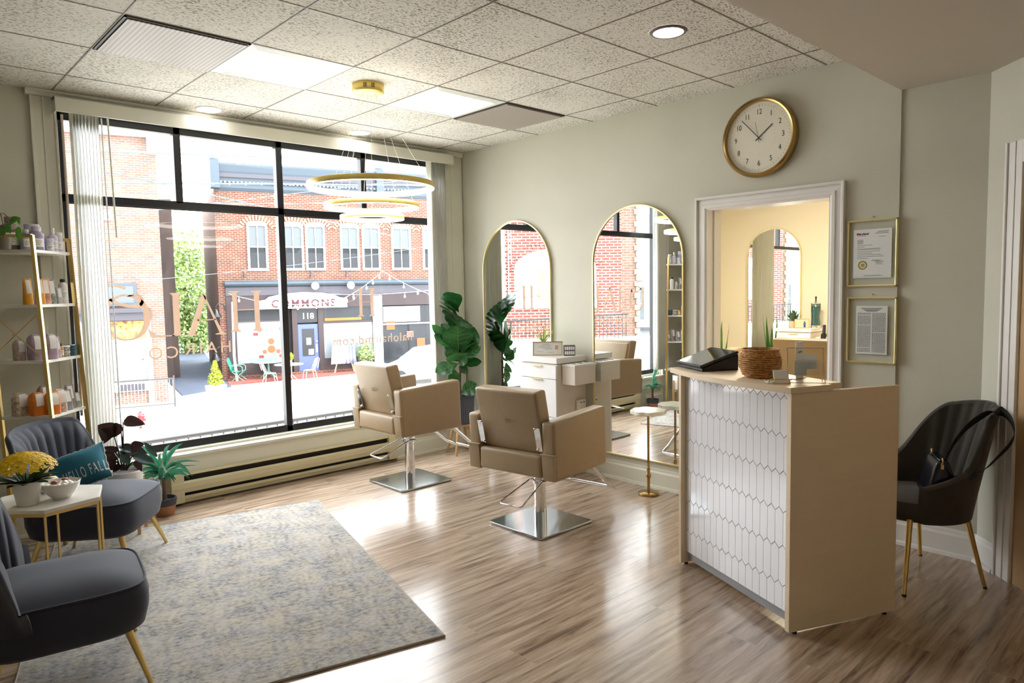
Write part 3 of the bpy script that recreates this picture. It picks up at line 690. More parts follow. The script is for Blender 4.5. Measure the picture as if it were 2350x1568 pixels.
# ---------------------------------------------------------------- salon chairs
def salon_chair(label, x, y, rot, dz, group, metal=True):
    t_ = thing('salon_chair', label, 'salon chair', (x, y, 0), rot, group)
    m_ = MB(); m_.M = Matrix.Rotation(-rot, 4, 'Z')
    m_.prism(rrect(-.243, .243, -.243, .243, .025), .004, .016); m_.obj('base_plate', steel, t_, bev=.002)
    m_ = MB(); m_.M = Matrix.Rotation(-rot, 4, 'Z'); m_.prism(rrect(-.240, .240, -.240, .240, .025), 0, .005); m_.obj('base_pad', blackp, t_)
    cb = MB(); cb.cyl(0, 0, .016, .12, .041, 32); cb.cyl(0, 0, .12, .30+dz, .038, 32); cb.cyl(0, 0, .30+dz, .312+dz, .042, 32)
    col = cb.obj('pump_column', chrome, t_)
    MB().cyl(0, 0, .31+dz, .39+dz, .02, 20).obj('piston', chrome, col)
    m_ = MB(); m_.tube([(.02, .060, .285+dz), (-.05, .055, .285+dz), (-.31, .075, .205+dz), (-.325, .06, .20+dz), (-.325, -.085, .20+dz), (-.31, -.10, .205+dz), (-.05, -.055, .285+dz), (.02, -.060, .285+dz)], .0055, 10)
    m_.tube([(.02, .066, .285+dz), (.02, -.066, .285+dz)], .007, 10)
    m_.cyl(0, 0, .27+dz, .30+dz, .048, 24); m_.obj('pump_lever', chrome, t_)
    h = .385+dz
    m_ = MB(); m_.box(-.12, .12, -.12, .12, h-.01, h+.03); m_.obj('seat_mount', blackp, t_)
    for s in (-1, 1):
        y0, y1 = sorted((s*.342, s*.245))
        m_ = MB(); m_.hexa([(-.288, y0, h), (.275, y0, h+.004), (.275, y1, h+.004), (-.288, y1, h), (-.305, y0, h+.358), (.262, y0, h+.385), (.262, y1, h+.385), (-.305, y1, h+.358)], .022)
        a_ = m_.obj('armrest', tan, t_)
        m_ = MB(); m_.hexa([(-.296, y0+.004, h+.004), (-.28, y0+.004, h+.004), (-.28, y1-.004, h+.004), (-.296, y1-.004, h+.004), (-.309, y0+.004, h+.160), (-.28, y0+.004, h+.160), (-.28, y1-.004, h+.160), (-.309, y1-.004, h+.160)], .004); m_.box(-.312, -.28, y0-.003, y1+.003, h+.158, h+.166, .003)
        m_.obj('leather_flap', tan, a_)
        m_ = MB(); ys = s*.243
        m_.add([(-.335, ys-.003*s, h+.325), (-.262, ys-.003*s, h+.33), (-.235, ys-.003*s, h+.17), (-.275, ys-.003*s, h+.155)], [(0, 1, 2, 3)])
        m_.v = []; m_.f = []; m_.mi = []; m_.sm = []
        m_.hexa([(-.285, ys-.006, h+.165), (-.285+.012, ys-.006, h+.165), (-.285+.012, ys+.001, h+.165), (-.285, ys+.001, h+.165), (-.325, ys-.006, h+.325), (-.313, ys-.006, h+.325), (-.313, ys+.001, h+.325), (-.325, ys+.001, h+.325)])
        m_.v = []; m_.f = []; m_.mi = []; m_.sm = []
        e_ = s*.205
        ya, yb = sorted((e_, s*.246))
        m_.hexa([(-.290, ya+.0, h+.175), (-.284, ya, h+.175), (-.284, yb, h+.175), (-.290, yb, h+.175), (-.322, ya-.012*(s>0)*0, h+.32), (-.316, ya, h+.32), (-.316, yb, h+.32), (-.322, yb, h+.32)])
        br_ = m_.obj('back_bracket', chrome, t_)
        m_ = MB()
        for zz, xx in ((.315, -.324), (.185, -.296)): m_.sphere((xx, s*.214, h+zz), .008, 10, 6)
        m_.obj('bolt', chrome, br_)
    m_ = MB(); m_.box(-.308, .255, -.244, .244, h+.012, h+.150, .022); m_.obj('seat_base', tan, t_)
    m_ = MB(); m_.box(-.20, .30, -.243, .243, h+.12, h+.215, .035); m_.obj('seat_cushion', tan, t_)
    m_ = MB(); zt = h+.545
    m_.hexa([(-.258, -.238, h+.145), (-.150, -.238, h+.145), (-.150, .238, h+.145), (-.258, .238, h+.145), (-.352, -.243, zt-.012), (-.245, -.243, zt), (-.245, .243, zt), (-.352, .243, zt-.012)], .02)
    bk = m_.obj('backrest', tan, t_)
    m_ = MB(); m_.hexa([(-.155, -.2, h+.17), (-.130, -.2, h+.17), (-.130, .2, h+.17), (-.155, .2, h+.17), (-.25, -.22, zt-.03), (-.225, -.22, zt-.03), (-.225, .22, zt-.03), (-.25, .22, zt-.03)], .012)
    m_.obj('back_pad', tan, bk)
    # embossed square emblem on the rear
    m_ = MB(); cx_, cz_ = -.3185, h+.34
    em = frame_mtx((cx_, 0, cz_), (0, -1, 0), V((-.094, 0, .388)).normalized()); m_.M = em
    for q in ((-.016, -.012, -.014, .014), (-.006, -.002, -.014, .014), (.006, .010, -.014, .014), (.012, .016, -.014, .014)): m_.box(q[0], q[1], q[2], q[3], -.001, .0016)
    m_.M = Matrix.Identity(4); m_.obj('emblem', tan, bk)
    m_ = MB(); m_.tube([(.22, .205, h-.01), (.30, .205, h-.03), (.52, .20, .17+dz), (.60, .195, .125+dz), (.63, .17, .122+dz), (.63, -.17, .122+dz), (.60, -.195, .125+dz), (.52, -.20, .17+dz), (.30, -.205, h-.03), (.22, -.205, h-.01)], .013, 12)
    m_.box(.18, .28, -.22, -.19, h-.015, h+.01); m_.box(.18, .28, .19, .22, h-.015, h+.01)
    m_.obj('footrest', chrome, t_)
    return t_
ch2 = salon_chair('tan leather salon chair nearest the desk, its back to the camera', -1.19, -2.20, R(7.5), 0, 'tan salon chairs in front of the mirrors')
ch1 = salon_chair('tan leather salon chair in front of the shop window', -1.19, -.73, R(0), .055, 'tan salon chairs in front of the mirrors')
ch3 = salon_chair('tan leather salon chair in the back room in front of the white cabinet', 1.58, -2.79, R(5), .155, 'tan salon chairs in the back room')
copy_tree(ch3, None, (1.62, -1.60, 0), R(5), 'tan salon chair of the back room showing only its armrest, near the spiky plant', 'tan salon chairs in the back room')

# ---------------------------------------------------------------- white drawer cabinets
def drawer_cabinet(label, x, y0, y1, dep, H, group):
    t_ = thing('drawer_cabinet', label, 'cabinet', (x, y0, 0), 0, group); W = y1-y0
    MB().box(-dep, -.002, .004, W-.004, .0, H-.05).obj('body', lam2, t_, bev=.002)
    MB().box(-dep-.018, -.002, -.006, W+.004, H-.045, H).obj('top_board', whitep, t_, bev=.002)
    zs = [(H-.168, H-.062), (H-.475, H-.172), (H-.70, H-.479), (.05, H-.704)]
    for i, (a, b_) in enumerate(zs):
        d = MB().box(-dep-.018, -dep, .004, W-.006, a, b_).obj('drawer', lam, t_, bev=.0015)
        if i < 2: MB().box(-dep-.034, -dep-.018, W*.36, W*.62, b_-.008, b_-.001).obj('handle', goldp, d)
        else: MB().box(-dep-.034, -dep-.018, W*.36, W*.62, b_-.008, b_-.001).obj('handle', goldp, d)
    return t_
cab = drawer_cabinet('white drawer cabinet standing between the two arched mirrors', -.001, -1.58, -1.16, .345, .976, None)
# tool box on its side
t_ = thing('tool_holder', 'white box with openings on top mounted on the cabinet side', 'tool holder', (-.30, -1.586, .765))
MB().box(0, .25, -.135, 0, 0, .145).obj('body', lam2, t_, bev=.002)
m_ = MB(); m_.box(-.004, .254, -.139, 0, .145, .160); m_.obj('lid_board', whitep, t_, bev=.001)
m_ = MB()
for k in range(3): m_.M = Matrix.Translation((.05+.075*k, -.07, 0)); m_.lathe([(.020, .160), (.028, .160), (.028, .166), (.020, .166)], 20)
m_.M = Matrix.Identity(4); m_.obj('rim_ring', ceram, t_)
t_ = thing('power_outlet', 'small ivory outlet box on the side of the white cabinet', 'power outlet', (-.135, -1.582, .50))
MB().box(0, .085, -.035, 0, 0, .12).obj('body', outl, t_, bev=.004)
MB().box(.015, .03, -.037, -.034, .095, .103).box(.05, .065, -.037, -.034, .095, .103).box(.02, .035, -.037, -.034, .03, .038).box(.05, .065, -.037, -.034, .03, .038).obj('socket_slots', inkm, t_)
# things on the cabinet
t_ = thing('framed_certificate', 'gold-framed licence certificate standing on the white cabinet', 'certificate', (-.215, -1.345, .976), R(-43)); t_.scale = (.88,)*3
m_ = MB()
for q in ((-.14, .14, 0, .007), (-.14, .14, .125, .132), (-.14, -.133, 0, .132), (.133, .14, 0, .132)): m_.box(q[0], q[1], -.012, .004, q[2], q[3])
m_.obj('frame', gold, t_)
p = MB().box(-.133, .133, -.006, .0, .007, .125).obj('certificate_sheet', paperm, t_)
m_ = MB(); rn = random.Random(3)
for k, (a, b_) in enumerate(((-.05, .02), (-.07, .05), (-.09, .03), (-.05, .05), (-.02, .04))): m_.box(a, b_, -.0066, -.006, .105-.012*k, .108-.012*k)
m_.box(-.10, -.04, -.0066, -.006, .035, .037); m_.box(.0, .06, -.0066, -.006, .03, .032); m_.obj('certificate_text', inkg, p)
MB().box(.07, .10, -.0066, -.006, .055, .095).obj('portrait_photo', mat('peach print', (.75, .40, .25), .6), p)
t_ = thing('letter_sign', 'small black and white patterned box sign beside the certificate', 'box sign', (-.13, -1.515, .976), R(-40))
MB().box(-.045, .045, 0, .06, 0, .085).obj('box', mat('black white check', (.10, .10, .11), .5), t_)
m_ = MB()
for r_ in range(2):
    for k in range(5): m_.box(-.041+.0168*k, -.028+.0168*k, -.001, .0, .010+.038*r_, .038+.038*r_)
m_.obj('letter_tiles', paperm, t_)
m_ = MB()
for a in range(7):
    for b_ in range(9):
        if (a+b_) % 2: m_.box(.045, .0455, .003+.008*a, .010+.008*a, .004+.009*b_, .012+.009*b_)
m_.obj('dot_pattern', paperm, t_)
t_ = thing('spider_plant', 'variegated spider plant behind the framed certificate', 'plant', (-.15, -1.235, .976))
MB().lathe([(0, 0), (.04, 0), (.055, .09), (.05, .09), (.045, .08), (0, .078)], 24).obj('pot', ceram, t_)
m_ = MB(); rn = random.Random(5)
for k in range(38):
    a = rn.random()*6.28; l = .13+.14*rn.random(); e = .4+.9*rn.random()
    m_.leaf((0, 0, .08), (min(.10, l*math.cos(a)*math.cos(e)*1.1), l*math.sin(a)*math.cos(e)*1.2, .08+l*math.sin(e)), .010, (0, 0, 1), .5, .2, 'strap', 7)
m_.obj('foliage', grass_y, t_)

# ---------------------------------------------------------------- gold drink stand
t_ = thing('pedestal_stand', 'slim brass pedestal with a scalloped white flower top', 'side table', (-.19, -2.335, 0))
MB().lathe([(0, 0), (.072, 0), (.075, .003), (.075, .016), (.072, .019), (0, .019)], 40).obj('base', brass, t_)
MB().lathe([(.011, .019), (.012, .12), (.012, .125), (.015, .128), (.019, .135), (.0195, .143), (.019, .15), (.012, .158), (.012, .20), (.0095, .202), (.0085, .205), (.0085, .60)], 24).obj('pole', brass, t_)
m_ = MB(); n = 96
def petal(rad): return [((rad+rad*.12*abs(math.cos(4*2*math.pi*i/n)))*math.cos(2*math.pi*i/n), (rad+rad*.12*abs(math.cos(4*2*math.pi*i/n)))*math.sin(2*math.pi*i/n)) for i in range(n)]
m_.prism(petal(.118), .603, .632, smooth=True); m_.obj('flower_top', petalm, t_, bev=.004)
# ---------------------------------------------------------------- reception desk
dk = thing('reception_desk', 'cream reception desk with a front of long white picket tiles', 'reception desk', (-1.501, -4.022, 0), R(-24))
W = .868
MB().box(0, .60, -.0, .027, .012, 1.065).obj('side_panel', maple, dk, bev=.0015)
MB().box(0, .60, W-.022, W, .012, 1.065).obj('side_panel', maple, dk, bev=.0015)
MB().box(.045, .06, .027, W-.022, .03, .115).obj('toe_board', mat('grey kick board', (.34, .34, .36), .5), dk)
MB().box(.30, .60, .027, W-.022, .70, .725).obj('work_surface', maple, dk)
MB().box(.045, .06, .027, W-.022, .115, 1.065).obj('front_board', maple, dk)
pl = MB().box(.034, .046, .027, W-.022, .075, 1.06).obj('tile_backing', grout, dk)
m_ = MB(); tw = .0515; pt = .021; row = .168
col_n = int((W-.05)/tw)+1; rn = random.Random(2)
x_lo, x_hi, z_lo, z_hi = .029, W-.024, .078, 1.058
def clip(poly, a, lo, keep_gt):
    o = []
    for i in range(len(poly)):
        p, q = poly[i], poly[(i+1) % len(poly)]; pi = (p[a] >= lo) == keep_gt or p[a] == lo; qi = (q[a] >= lo) == keep_gt or q[a] == lo
        if pi: o.append(p)
        if pi != qi:
            t__ = (lo-p[a])/(q[a]-p[a]); o.append((p[0]+(q[0]-p[0])*t__, p[1]+(q[1]-p[1])*t__))
    return o
for rI in range(-1, 7):
    for cI in range(-1, col_n+1):
        cx_ = .029+tw*(cI+.5)+(tw/2 if rI % 2 else 0); cz_ = .11+row*rI; g_ = .0011
        hx, hz = tw/2-g_, (row+pt)/2-g_*1.6
        poly = [(cx_-hx, cz_-hz+pt), (cx_, cz_-hz), (cx_+hx, cz_-hz+pt), (cx_+hx, cz_+hz-pt), (cx_, cz_+hz), (cx_-hx, cz_+hz-pt)]
        for a, lo, k in ((0, x_lo, True), (0, x_hi, False), (1, z_lo, True), (1, z_hi, False)):
            poly = clip(poly, a, lo, k)
            if len(poly) < 3: break
        if len(poly) >= 3: m_.prism([(p[0], p[1]) for p in poly], .0315, .034, 'x')
m_.obj('picket_tiles', tilew, dk)
tp = [(-.052, W+.003), (.295, W+.003), (.295, 0-.003), (.215, -.003), (-.010, -.010)]
front = []
for k in range(21):
    u = k/20; front.append((-.012-.040*u-.052*math.sin(math.pi*u)*1.15, -.010+(W+.013)*u))
poly = front+[(.295, W+.003), (.295, .03), (.215, .03), (.215, -.006)]
MB().prism(poly, 1.066, 1.092).obj('counter_top', maple, dk, bev=.0015)
for a, b_ in ((.04, .013), (.55, .013), (.04, W-.011), (.55, W-.011)): MB().cyl(a, b_, 0, .012, .012, 12).obj('foot_pad', blackp, dk)
def dloc(x, y, z): a = R(-24); return (-1.501+x*math.cos(a)-y*math.sin(a), -4.022+x*math.sin(a)+y*math.cos(a), z)
# tablet
t_ = thing('tablet_terminal', 'black angled tablet terminal on the left of the desk top', 'tablet', dloc(.10, .745, 1.092), R(-24-6))
m_ = MB(); m_.hexa([(-.10, -.125, 0), (.105, -.125, .0), (.105, .125, .0), (-.10, .125, .0), (-.10, -.125, .018), (.105, -.125, .085), (.105, .125, .085), (-.10, .125, .018)], .006); m_.obj('stand', blackp, t_)
m_ = MB(); m_.hexa([(-.115, -.135, .018), (.10, -.135, .088), (.10, .135, .088), (-.115, .135, .018), (-.119, -.135, .031), (.096, -.135, .101), (.096, .135, .101), (-.119, .135, .031)], .003); sc_o = m_.obj('tablet_body', blackp, t_)
m_ = MB(); m_.add([(-.110, -.125, .0345), (.087, -.125, .0990), (.087, .125, .0990), (-.110, .125, .0345)], [(0, 1, 2, 3)]); m_.obj('screen', screenm, sc_o)
# basket
t_ = thing('woven_basket', 'round woven seagrass basket on the desk top', 'basket', dloc(.105, .335, 1.092))
prof = [(.055, 0), (.078, .012), (.092, .045), (.094, .075), (.086, .105), (.078, .122), (.083, .128)]
pp = []
for k in range(20):
    u = k/19*(len(prof)-1); i = min(int(u), len(prof)-2); f_ = u-i; r_ = prof[i][0]*(1-f_)+prof[i+1][0]*f_; z_ = prof[i][1]*(1-f_)+prof[i+1][1]*f_; pp.append((r_, z_))
m_ = MB()
for (r_, z_) in pp: m_.tube([((r_+.0015*math.sin(i*1.9+z_*800))*math.cos(i*.2618/2), (r_+.0015*math.sin(i*1.9+z_*800))*math.sin(i*.2618/2), z_+.004+.001*math.sin(i*1.1+z_*500)) for i in range(48)], .0045, 6, closed=True)
m_.cyl(0, 0, 0, .006, .06, 24); m_.obj('basket_wall', wick, t_)
m_ = MB(); m_.lathe([(.050, .004), (.072, .014), (.086, .046), (.088, .075), (.080, .104), (.074, .12)], 32); m_.obj('lining', mat('dark basket inside', (.12, .055, .02), .9), t_)
# bow card holder
t_ = thing('card_holder', 'small gold-edged card holder with white cards, front of desk top', 'card holder', dloc(.04, .115, 1.092), R(-50))
m_ = MB(); m_.tube([(-.035, -.02, .002), (.035, -.02, .002), (.035, .025, .002), (-.035, .025, .002)], .003, 8, closed=True); m_.tube([(-.035, -.018, .002), (-.03, -.03, .02)], .0025, 6); m_.tube([(.035, -.018, .002), (.03, -.03, .02)], .0025, 6); m_.tube([(-.04, -.03, .022), (.04, -.03, .022)], .0028, 6); m_.obj('gold_frame', gold, t_)
for k in range(3):
    MB().hexa([(-.03, -.020+.008*k, .006), (.03, -.020+.008*k, .006), (.03, -.018+.008*k, .006), (-.03, -.018+.008*k, .006), (-.03, .0+.010*k, .050+.004*k), (.03, .0+.010*k, .050+.004*k), (.03, .002+.010*k, .050+.004*k), (-.03, .002+.010*k, .050+.004*k)]).obj('card', paperm, t_)
t_ = thing('gold_ribbon_bow', 'little white hair clips with gold beads beside the card holder', 'hair clips', dloc(.00, .135, 1.092), R(-20))
m_ = MB()
for k in range(6): m_.sphere((.012*math.cos(k*1.05), .018*math.sin(k*1.05), .007), .007, 10, 6, (1, 1.4, .8))
m_.obj('clip', whitep, t_)
m_ = MB()
for k in range(4): m_.sphere((.02*math.cos(k*1.6+.5), .022*math.sin(k*1.6+.5), .014), .004, 8, 5)
m_.obj('gold_bead', gold, t_)
# acrylic card stand
t_ = thing('acrylic_card_stand', 'clear two-tier acrylic stand with cards on the desk top', 'card stand', dloc(.165, .10, 1.092), R(-58))
def sheet(P, t=.0025): m_ = MB(); n_ = (V(P[1])-V(P[0])).cross(V(P[3])-V(P[0])).normalized()*t; return m_.hexa([*P, *[tuple(V(p)+n_) for p in P]])
sheet([(-.075, 0, .03), (.075, 0, .03), (.075, .045, .15), (-.075, .045, .15)]).obj('back_sheet', acryl, t_)
sheet([(-.055, -.022, .03), (.055, -.022, .03), (.055, .0, .10), (-.055, .0, .10)]).obj('front_pocket', acryl, t_)
m_ = MB()
for s in (-1, 1): m_.tube([(s*.075, -.03, 0), (s*.075, 0, .03), (s*.075, .045, .15), (s*.075, .05, 0)], .0018, 6)
m_.tube([(-.075, -.03, .001), (.075, -.03, .001)], .0018, 6); m_.tube([(-.075, .045, .15), (.075, .045, .15)], .0018, 6)
m_.obj('acrylic_edge', mat('bright acrylic edge', (.80, .70, .58), .15), t_)
sheet([(-.05, -.018, .034), (.0, -.018, .034), (.0, .002, .085), (-.05, .002, .085)], .001).obj('card', paperm, t_)
sheet([(-.04, -.006, .06), (.045, -.006, .06), (.045, .022, .125), (-.04, .022, .125)], .001).obj('card', paperm, t_)
t_ = thing('sign_holder', 'upright white flyer in a clear holder behind the basket', 'flyer', dloc(.235, .22, 1.092), R(8))
MB().box(-.05, .05, -.002, .002, .0, .17).obj('flyer', paperm, t_); MB().box(-.055, -.051, -.004, .004, 0, .175).box(.051, .055, -.004, .004, 0, .175).box(-.055, .055, -.02, .02, -.0, .003).obj('clear_edge', acryl, t_)
m_ = MB()
for k in range(5): m_.box(-.03, .02+.005*(k % 2), -.0035, -.002, .04+.02*k, .047+.02*k)
m_.obj('flyer_text', inkg, t_)

# ---------------------------------------------------------------- rug
u_ = V((.249, .968, 0)).normalized(); v_ = V((.968, -.249, 0))   # u toward window, v to the right
rg = thing('area_rug', 'large distressed grey patterned rug on the plank floor', 'rug', (-2.57, -2.962, 0), math.atan2(u_.y, u_.x))
MB().prism(rrect(0, 2.35, 0, 1.62, .01, 2), .0, .010).obj('pile', rugm, rg, bev=.003)
m_ = MB()
m_.tube([(0, 0, .006), (2.35, 0, .006), (2.35, 1.62, .006), (0, 1.62, .006)], .006, 8, closed=True); m_.obj('binding', mat('pale rug binding', (.42, .38, .33), .9), rg)
# ---------------------------------------------------------------- slate armchairs (channel backs, gold legs)
def shell_pt(a, z, r0, flare, depth): pass
def armchair(label, x, y, rot, group):
    t_ = thing('accent_chair', label, 'armchair', (x, y, 0), rot, group)   # faces +X, origin below seat centre
    # seat: plump block
    m_ = MB()
    def se(u, v):
        a = u*2*math.pi; p = .42
        cx_ = math.copysign(abs(math.cos(a))**p, math.cos(a)); sy_ = math.copysign(abs(math.sin(a))**p, math.sin(a))
        prof = [(.88, .215), (.975, .235), (1.03, .30), (1.035, .355), (1.0, .40)]
        k = v*4; i = min(int(k), 3); f_ = k-i; s_ = prof[i][0]*(1-f_)+prof[i+1][0]*f_; z_ = prof[i][1]*(1-f_)+prof[i+1][1]*f_
        wide = .275+.0*cx_
        return (cx_*.285*s_, sy_*wide*s_, z_)
    m_.grid(se, 56, 8)
    m_.lathe([(0, .215), (.2, .215)], 24); m_.obj('seat_base', grayv, t_)
    m_ = MB()
    def cu(u, v):
        a = u*2*math.pi; p = .42; s_ = 1-v
        cx_ = math.copysign(abs(math.cos(a))**p, math.cos(a)); sy_ = math.copysign(abs(math.sin(a))**p, math.sin(a))
        return (cx_*.282*s_, sy_*.272*s_, .402+.05*(1-s_**3.2))
    m_.grid(cu, 56, 10); cs = m_.obj('seat_cushion', grayv, t_)
    m_ = MB(); pts_ = [cu(k/56, 0) for k in range(56)]; m_.tube([(p[0]*1.005, p[1]*1.005, .403) for p in pts_], .0055, 8, closed=True); m_.obj('piping', grayv, cs)
    # back: swept shell with vertical channels, ends rolling forward
    NCH = 13
    def bk(inner):
        def fn(u, v):
            a = (u-.5)*2                       # -1..1 across
            ang = a*R(82)
            top = .80-.05*abs(a)**2-.30*max(0, (abs(a)-.62)/.38)**1.7
            zz = .33+(top-.33)*v
            out = .05*v+.06*v*v
            rx, ry = .21, .315
            rr = 1+out/.3*1.0
            px = -.115-rx*math.cos(ang)*rr+.02; py = ry*math.sin(ang)*rr
            nx, ny = -math.cos(ang), math.sin(ang)
            edge = max(0, (abs(a)-.88)/.12); roll = max(0, (v-.84)/.16)
            Tk = .064*(1-.45*edge**2)*(1-.40*roll**2)+.011*abs(math.sin(a*NCH*math.pi/2))*(1-edge)*(1-roll**3)
            off = -Tk if inner else -.006*roll**2
            return (px+nx*off, py+ny*off, zz)
        return fn
    m_ = MB(); fi, fo_ = bk(True), bk(False)
    m_.grid(fi, 104, 14); m_.grid(fo_, 104, 14)
    def cap(u, v):
        A = V(fi(u, 1)); B = V(fo_(u, 1)); p = A.lerp(B, v); p.z += .022*math.sin(math.pi*v); return p
    m_.grid(cap, 104, 5)
    for uu in (0, 1):
        def side(u, v, uu=uu):
            A = V(fi(uu, u)); B = V(fo_(uu, u)); p = A.lerp(B, v); p.x += .024*math.sin(math.pi*v); return p
        m_.grid(side, 14, 5)
    m_.obj('channel_back', grayv, t_)
    for sx, sy in ((1, 1), (1, -1), (-1, 1), (-1, -1)):
        a = V((sx*.20, sy*.19, .235)); b_ = V((sx*.272, sy*.262, 0))
        lg = MB().tube([a, b_], [.016, .0085], 14).obj('leg', gold, t_)
        MB().cyl(b_.x, b_.y, 0, .008, .0095, 12).obj('foot_cap', blackp, lg)
    return t_
ac1 = armchair('slate grey channel-back armchair by the window holding the blue pillow', -3.435, -.855, R(-37), 'slate grey accent armchairs with gold legs')
ac2 = copy_tree(ac1, None, (-3.845, -2.14, 0), R(-9), 'slate grey channel-back armchair nearest the camera at left')
# pillow
rimg_ = V((.73, -.68, 0)); cimg_ = V((-.68, -.73, 0))
t_ = thing('throw_pillow', 'teal blue pillow reading HELLO FALL leaning on the window armchair', 'pillow', (-3.415, -.865, .0))
_ex = (rimg_*.86+V((0, 0, .30))-cimg_*.30).normalized(); _ey = (V((0, 0, .92))-rimg_*.22-cimg_*.30); _ey = (_ey-_ex*_ey.dot(_ex)).normalized()
pm = frame_mtx((-3.505, -.79, .545), _ex, _ey)
W_, H_ = .158, .108
def pf(sgn):
    def fn(u, v):
        x = (u*2-1); z = (v*2-1); th = .062*((1-x**4)*(1-z**4))**.6
        pin = 1-.07*(1-abs(z))*abs(x)**2*0; wx = W_*x*(1-.06*(1-x*x)*0-.05*(1-z*z)*abs(x)); hz_ = H_*z*(1-.10*(1-x*x)*0-.08*(1-x*x))
        return (wx, hz_, sgn*th+.012*math.sin(x*3+z*2))
    return fn
# local axes: x right, y up, z toward the viewer
m_ = MB(); m_.M = Matrix.Translation((3.415, .865, 0)) @ pm; m_.grid(pf(1), 22, 14); m_.grid(pf(-1), 22, 14); m_.obj('cover', bluefab, t_)
m_ = MB(); m_.M = Matrix.Translation((3.415, .865, 0)) @ pm; f1 = pf(1)
ed = [f1(k/20, 1) for k in range(21)]+[f1(1, 1-k/12) for k in range(1, 13)]+[f1(1-k/20, 0) for k in range(1, 21)]+[f1(0, k/12) for k in range(1, 12)]
m_.tube([(p[0]*1.01+.003*math.sin(i*2.3), p[1]*1.01+.003*math.cos(i*2.9), p[2]) for i, p in enumerate(ed)], .0032, 6, closed=True); m_.obj('white_trim', whitefab, t_)
tm = text_mb('HELLO FALL', .075, Matrix.Identity(4), .0005, 0, .50, 1.25)
m_ = MB(); m_.M = Matrix.Translation((3.415, .865, 0)) @ pm
m_.add([(.045+x*.92, -.040+y*1.15, f1(min(1, max(0, (.045+x*.92)/W_/2+.5)), min(1, max(0, (-.040+y*1.15)/H_/2+.5)))[2]+.0022+z) for x, y, z in tm.v], tm.f); m_.obj('lettering', whitefab, t_)
# ---------------------------------------------------------------- hexagonal marble table
tb = thing('hexagon_side_table', 'hexagonal white marble side table with slim gold legs', 'side table', (-3.734, -1.329, 0), R(14.6))
hx = [(.25*math.cos(R(60*k)), .25*math.sin(R(60*k))) for k in range(6)]
MB().prism(hx, .532, .550).obj('marble_top', marble, tb, bev=.002)
h2 = [(.243*math.cos(R(60*k)), .243*math.sin(R(60*k))) for k in range(6)]; h3 = [(.23*math.cos(R(60*k)), .23*math.sin(R(60*k))) for k in range(6)]
m_ = MB(); vs = [(x, y, .515) for x, y in h2]+[(x, y, .532) for x, y in h2]+[(x, y, .532) for x, y in h3]+[(x, y, .515) for x, y in h3]; fs = []
for i in range(6):
    j = (i+1) % 6
    for k in range(4): a, b_ = k*6, ((k+1) % 4)*6; fs.append((a+i, a+j, b_+j, b_+i))
m_.add(vs, fs); m_.obj('top_frame', gold, tb)
for k in range(6):
    x, y = .236*math.cos(R(60*k)), .236*math.sin(R(60*k)); MB().box(x-.0048, x+.0048, y-.0048, y+.0048, 0, .515).obj('leg', gold, tb)
# bowl of treats
t_ = thing('ceramic_bowl', 'white bowl of cream and brown candies on the marble table', 'bowl', (-3.695, -1.385, .550))
MB().lathe([(0, .006), (.034, .004), (.036, 0), (.040, 0), (.043, .006), (.062, .026), (.078, .055), (.083, .078), (.081, .080), (.076, .056), (.058, .028), (.030, .012), (0, .010)], 48).obj('bowl_shell', ceram, t_)
m_ = MB(); rn = random.Random(4)
for k in range(60):
    a = rn.random()*6.28; r_ = .062*math.sqrt(rn.random()); m_.sphere((r_*math.cos(a), r_*math.sin(a), .055+.018*(1-r_/.07)+.006*rn.random()), .009+.004*rn.random(), 8, 6, (1, 1.2, .8))
tag(m_.obj('candy_filling', beadw, t_), kind='stuff')
for k, (a, b_) in enumerate(((.02, .02), (-.03, -.01))):
    MB().sphere((a, b_, .082), .012, 12, 8, (1.3, 1, .7)).obj('brown_candy', beadr, t_)
# yellow flowers
t_ = thing('flowering_plant', 'yellow kalanchoe in a white pot on the marble table', 'flowering plant', (-3.835, -1.40, .550))
MB().lathe([(0, 0), (.042, 0), (.046, .004), (.062, .112), (.060, .114), (.057, .110), (.050, .09), (0, .088)], 36).obj('pot', ceram, t_)
m_ = MB(); rn = random.Random(8)
for k in range(30):
    a = rn.random()*6.28; l = .06+.05*rn.random(); e = .1+.8*rn.random()
    m_.leaf((.02*math.cos(a), .02*math.sin(a), .10), ((.03+l)*math.cos(a), (.03+l)*math.sin(a), .10+l*math.sin(e)), .045, (0, 0, 1), .2, .15, 'oval', 7)
m_.leaf((.03, -.01, .115), (.12, -.05, .13), .045, (0, 0, 1), .1, .15, 'oval', 8); m_.obj('foliage', darkg if False else leafmat('kalanchoe leaf', (.01, .05, .01), (.02, .10, .02), .4, .1), t_)
m_ = MB(); pet = []
for k in range(900):
    a = rn.random()*6.28; q = rn.random()**.6; r_ = .125*q; z = .150+.095*math.sqrt(max(0, 1-q*q*.95))+.008*rn.random()
    c_ = V((r_*math.cos(a), r_*math.sin(a), z)); n_ = V((math.cos(a)*q, math.sin(a)*q, .9)).normalized(); o = n_.orthogonal().normalized(); p_ = n_.cross(o)
    for j in range(4):
        an = j*1.5708+k; d_ = o*math.cos(an)+p_*math.sin(an); s_ = n_.cross(d_)
        m_.add([c_, c_+d_*.006+s_*.0045+n_*.001, c_+d_*.012+n_*.002, c_+d_*.006-s_*.0045+n_*.001], [(0, 1, 2, 3)])
tag(m_.obj('blossoms', yellowf, t_), kind='stuff')
m_ = MB()
for k in range(14): a = k*.9; m_.tube([(.01*math.cos(a), .01*math.sin(a), .09), (.07*math.cos(a), .07*math.sin(a), .19+.03*math.sin(a*2))], .0018, 5)
m_.obj('flower_stems', MATS['kalanchoe leaf'], t_)
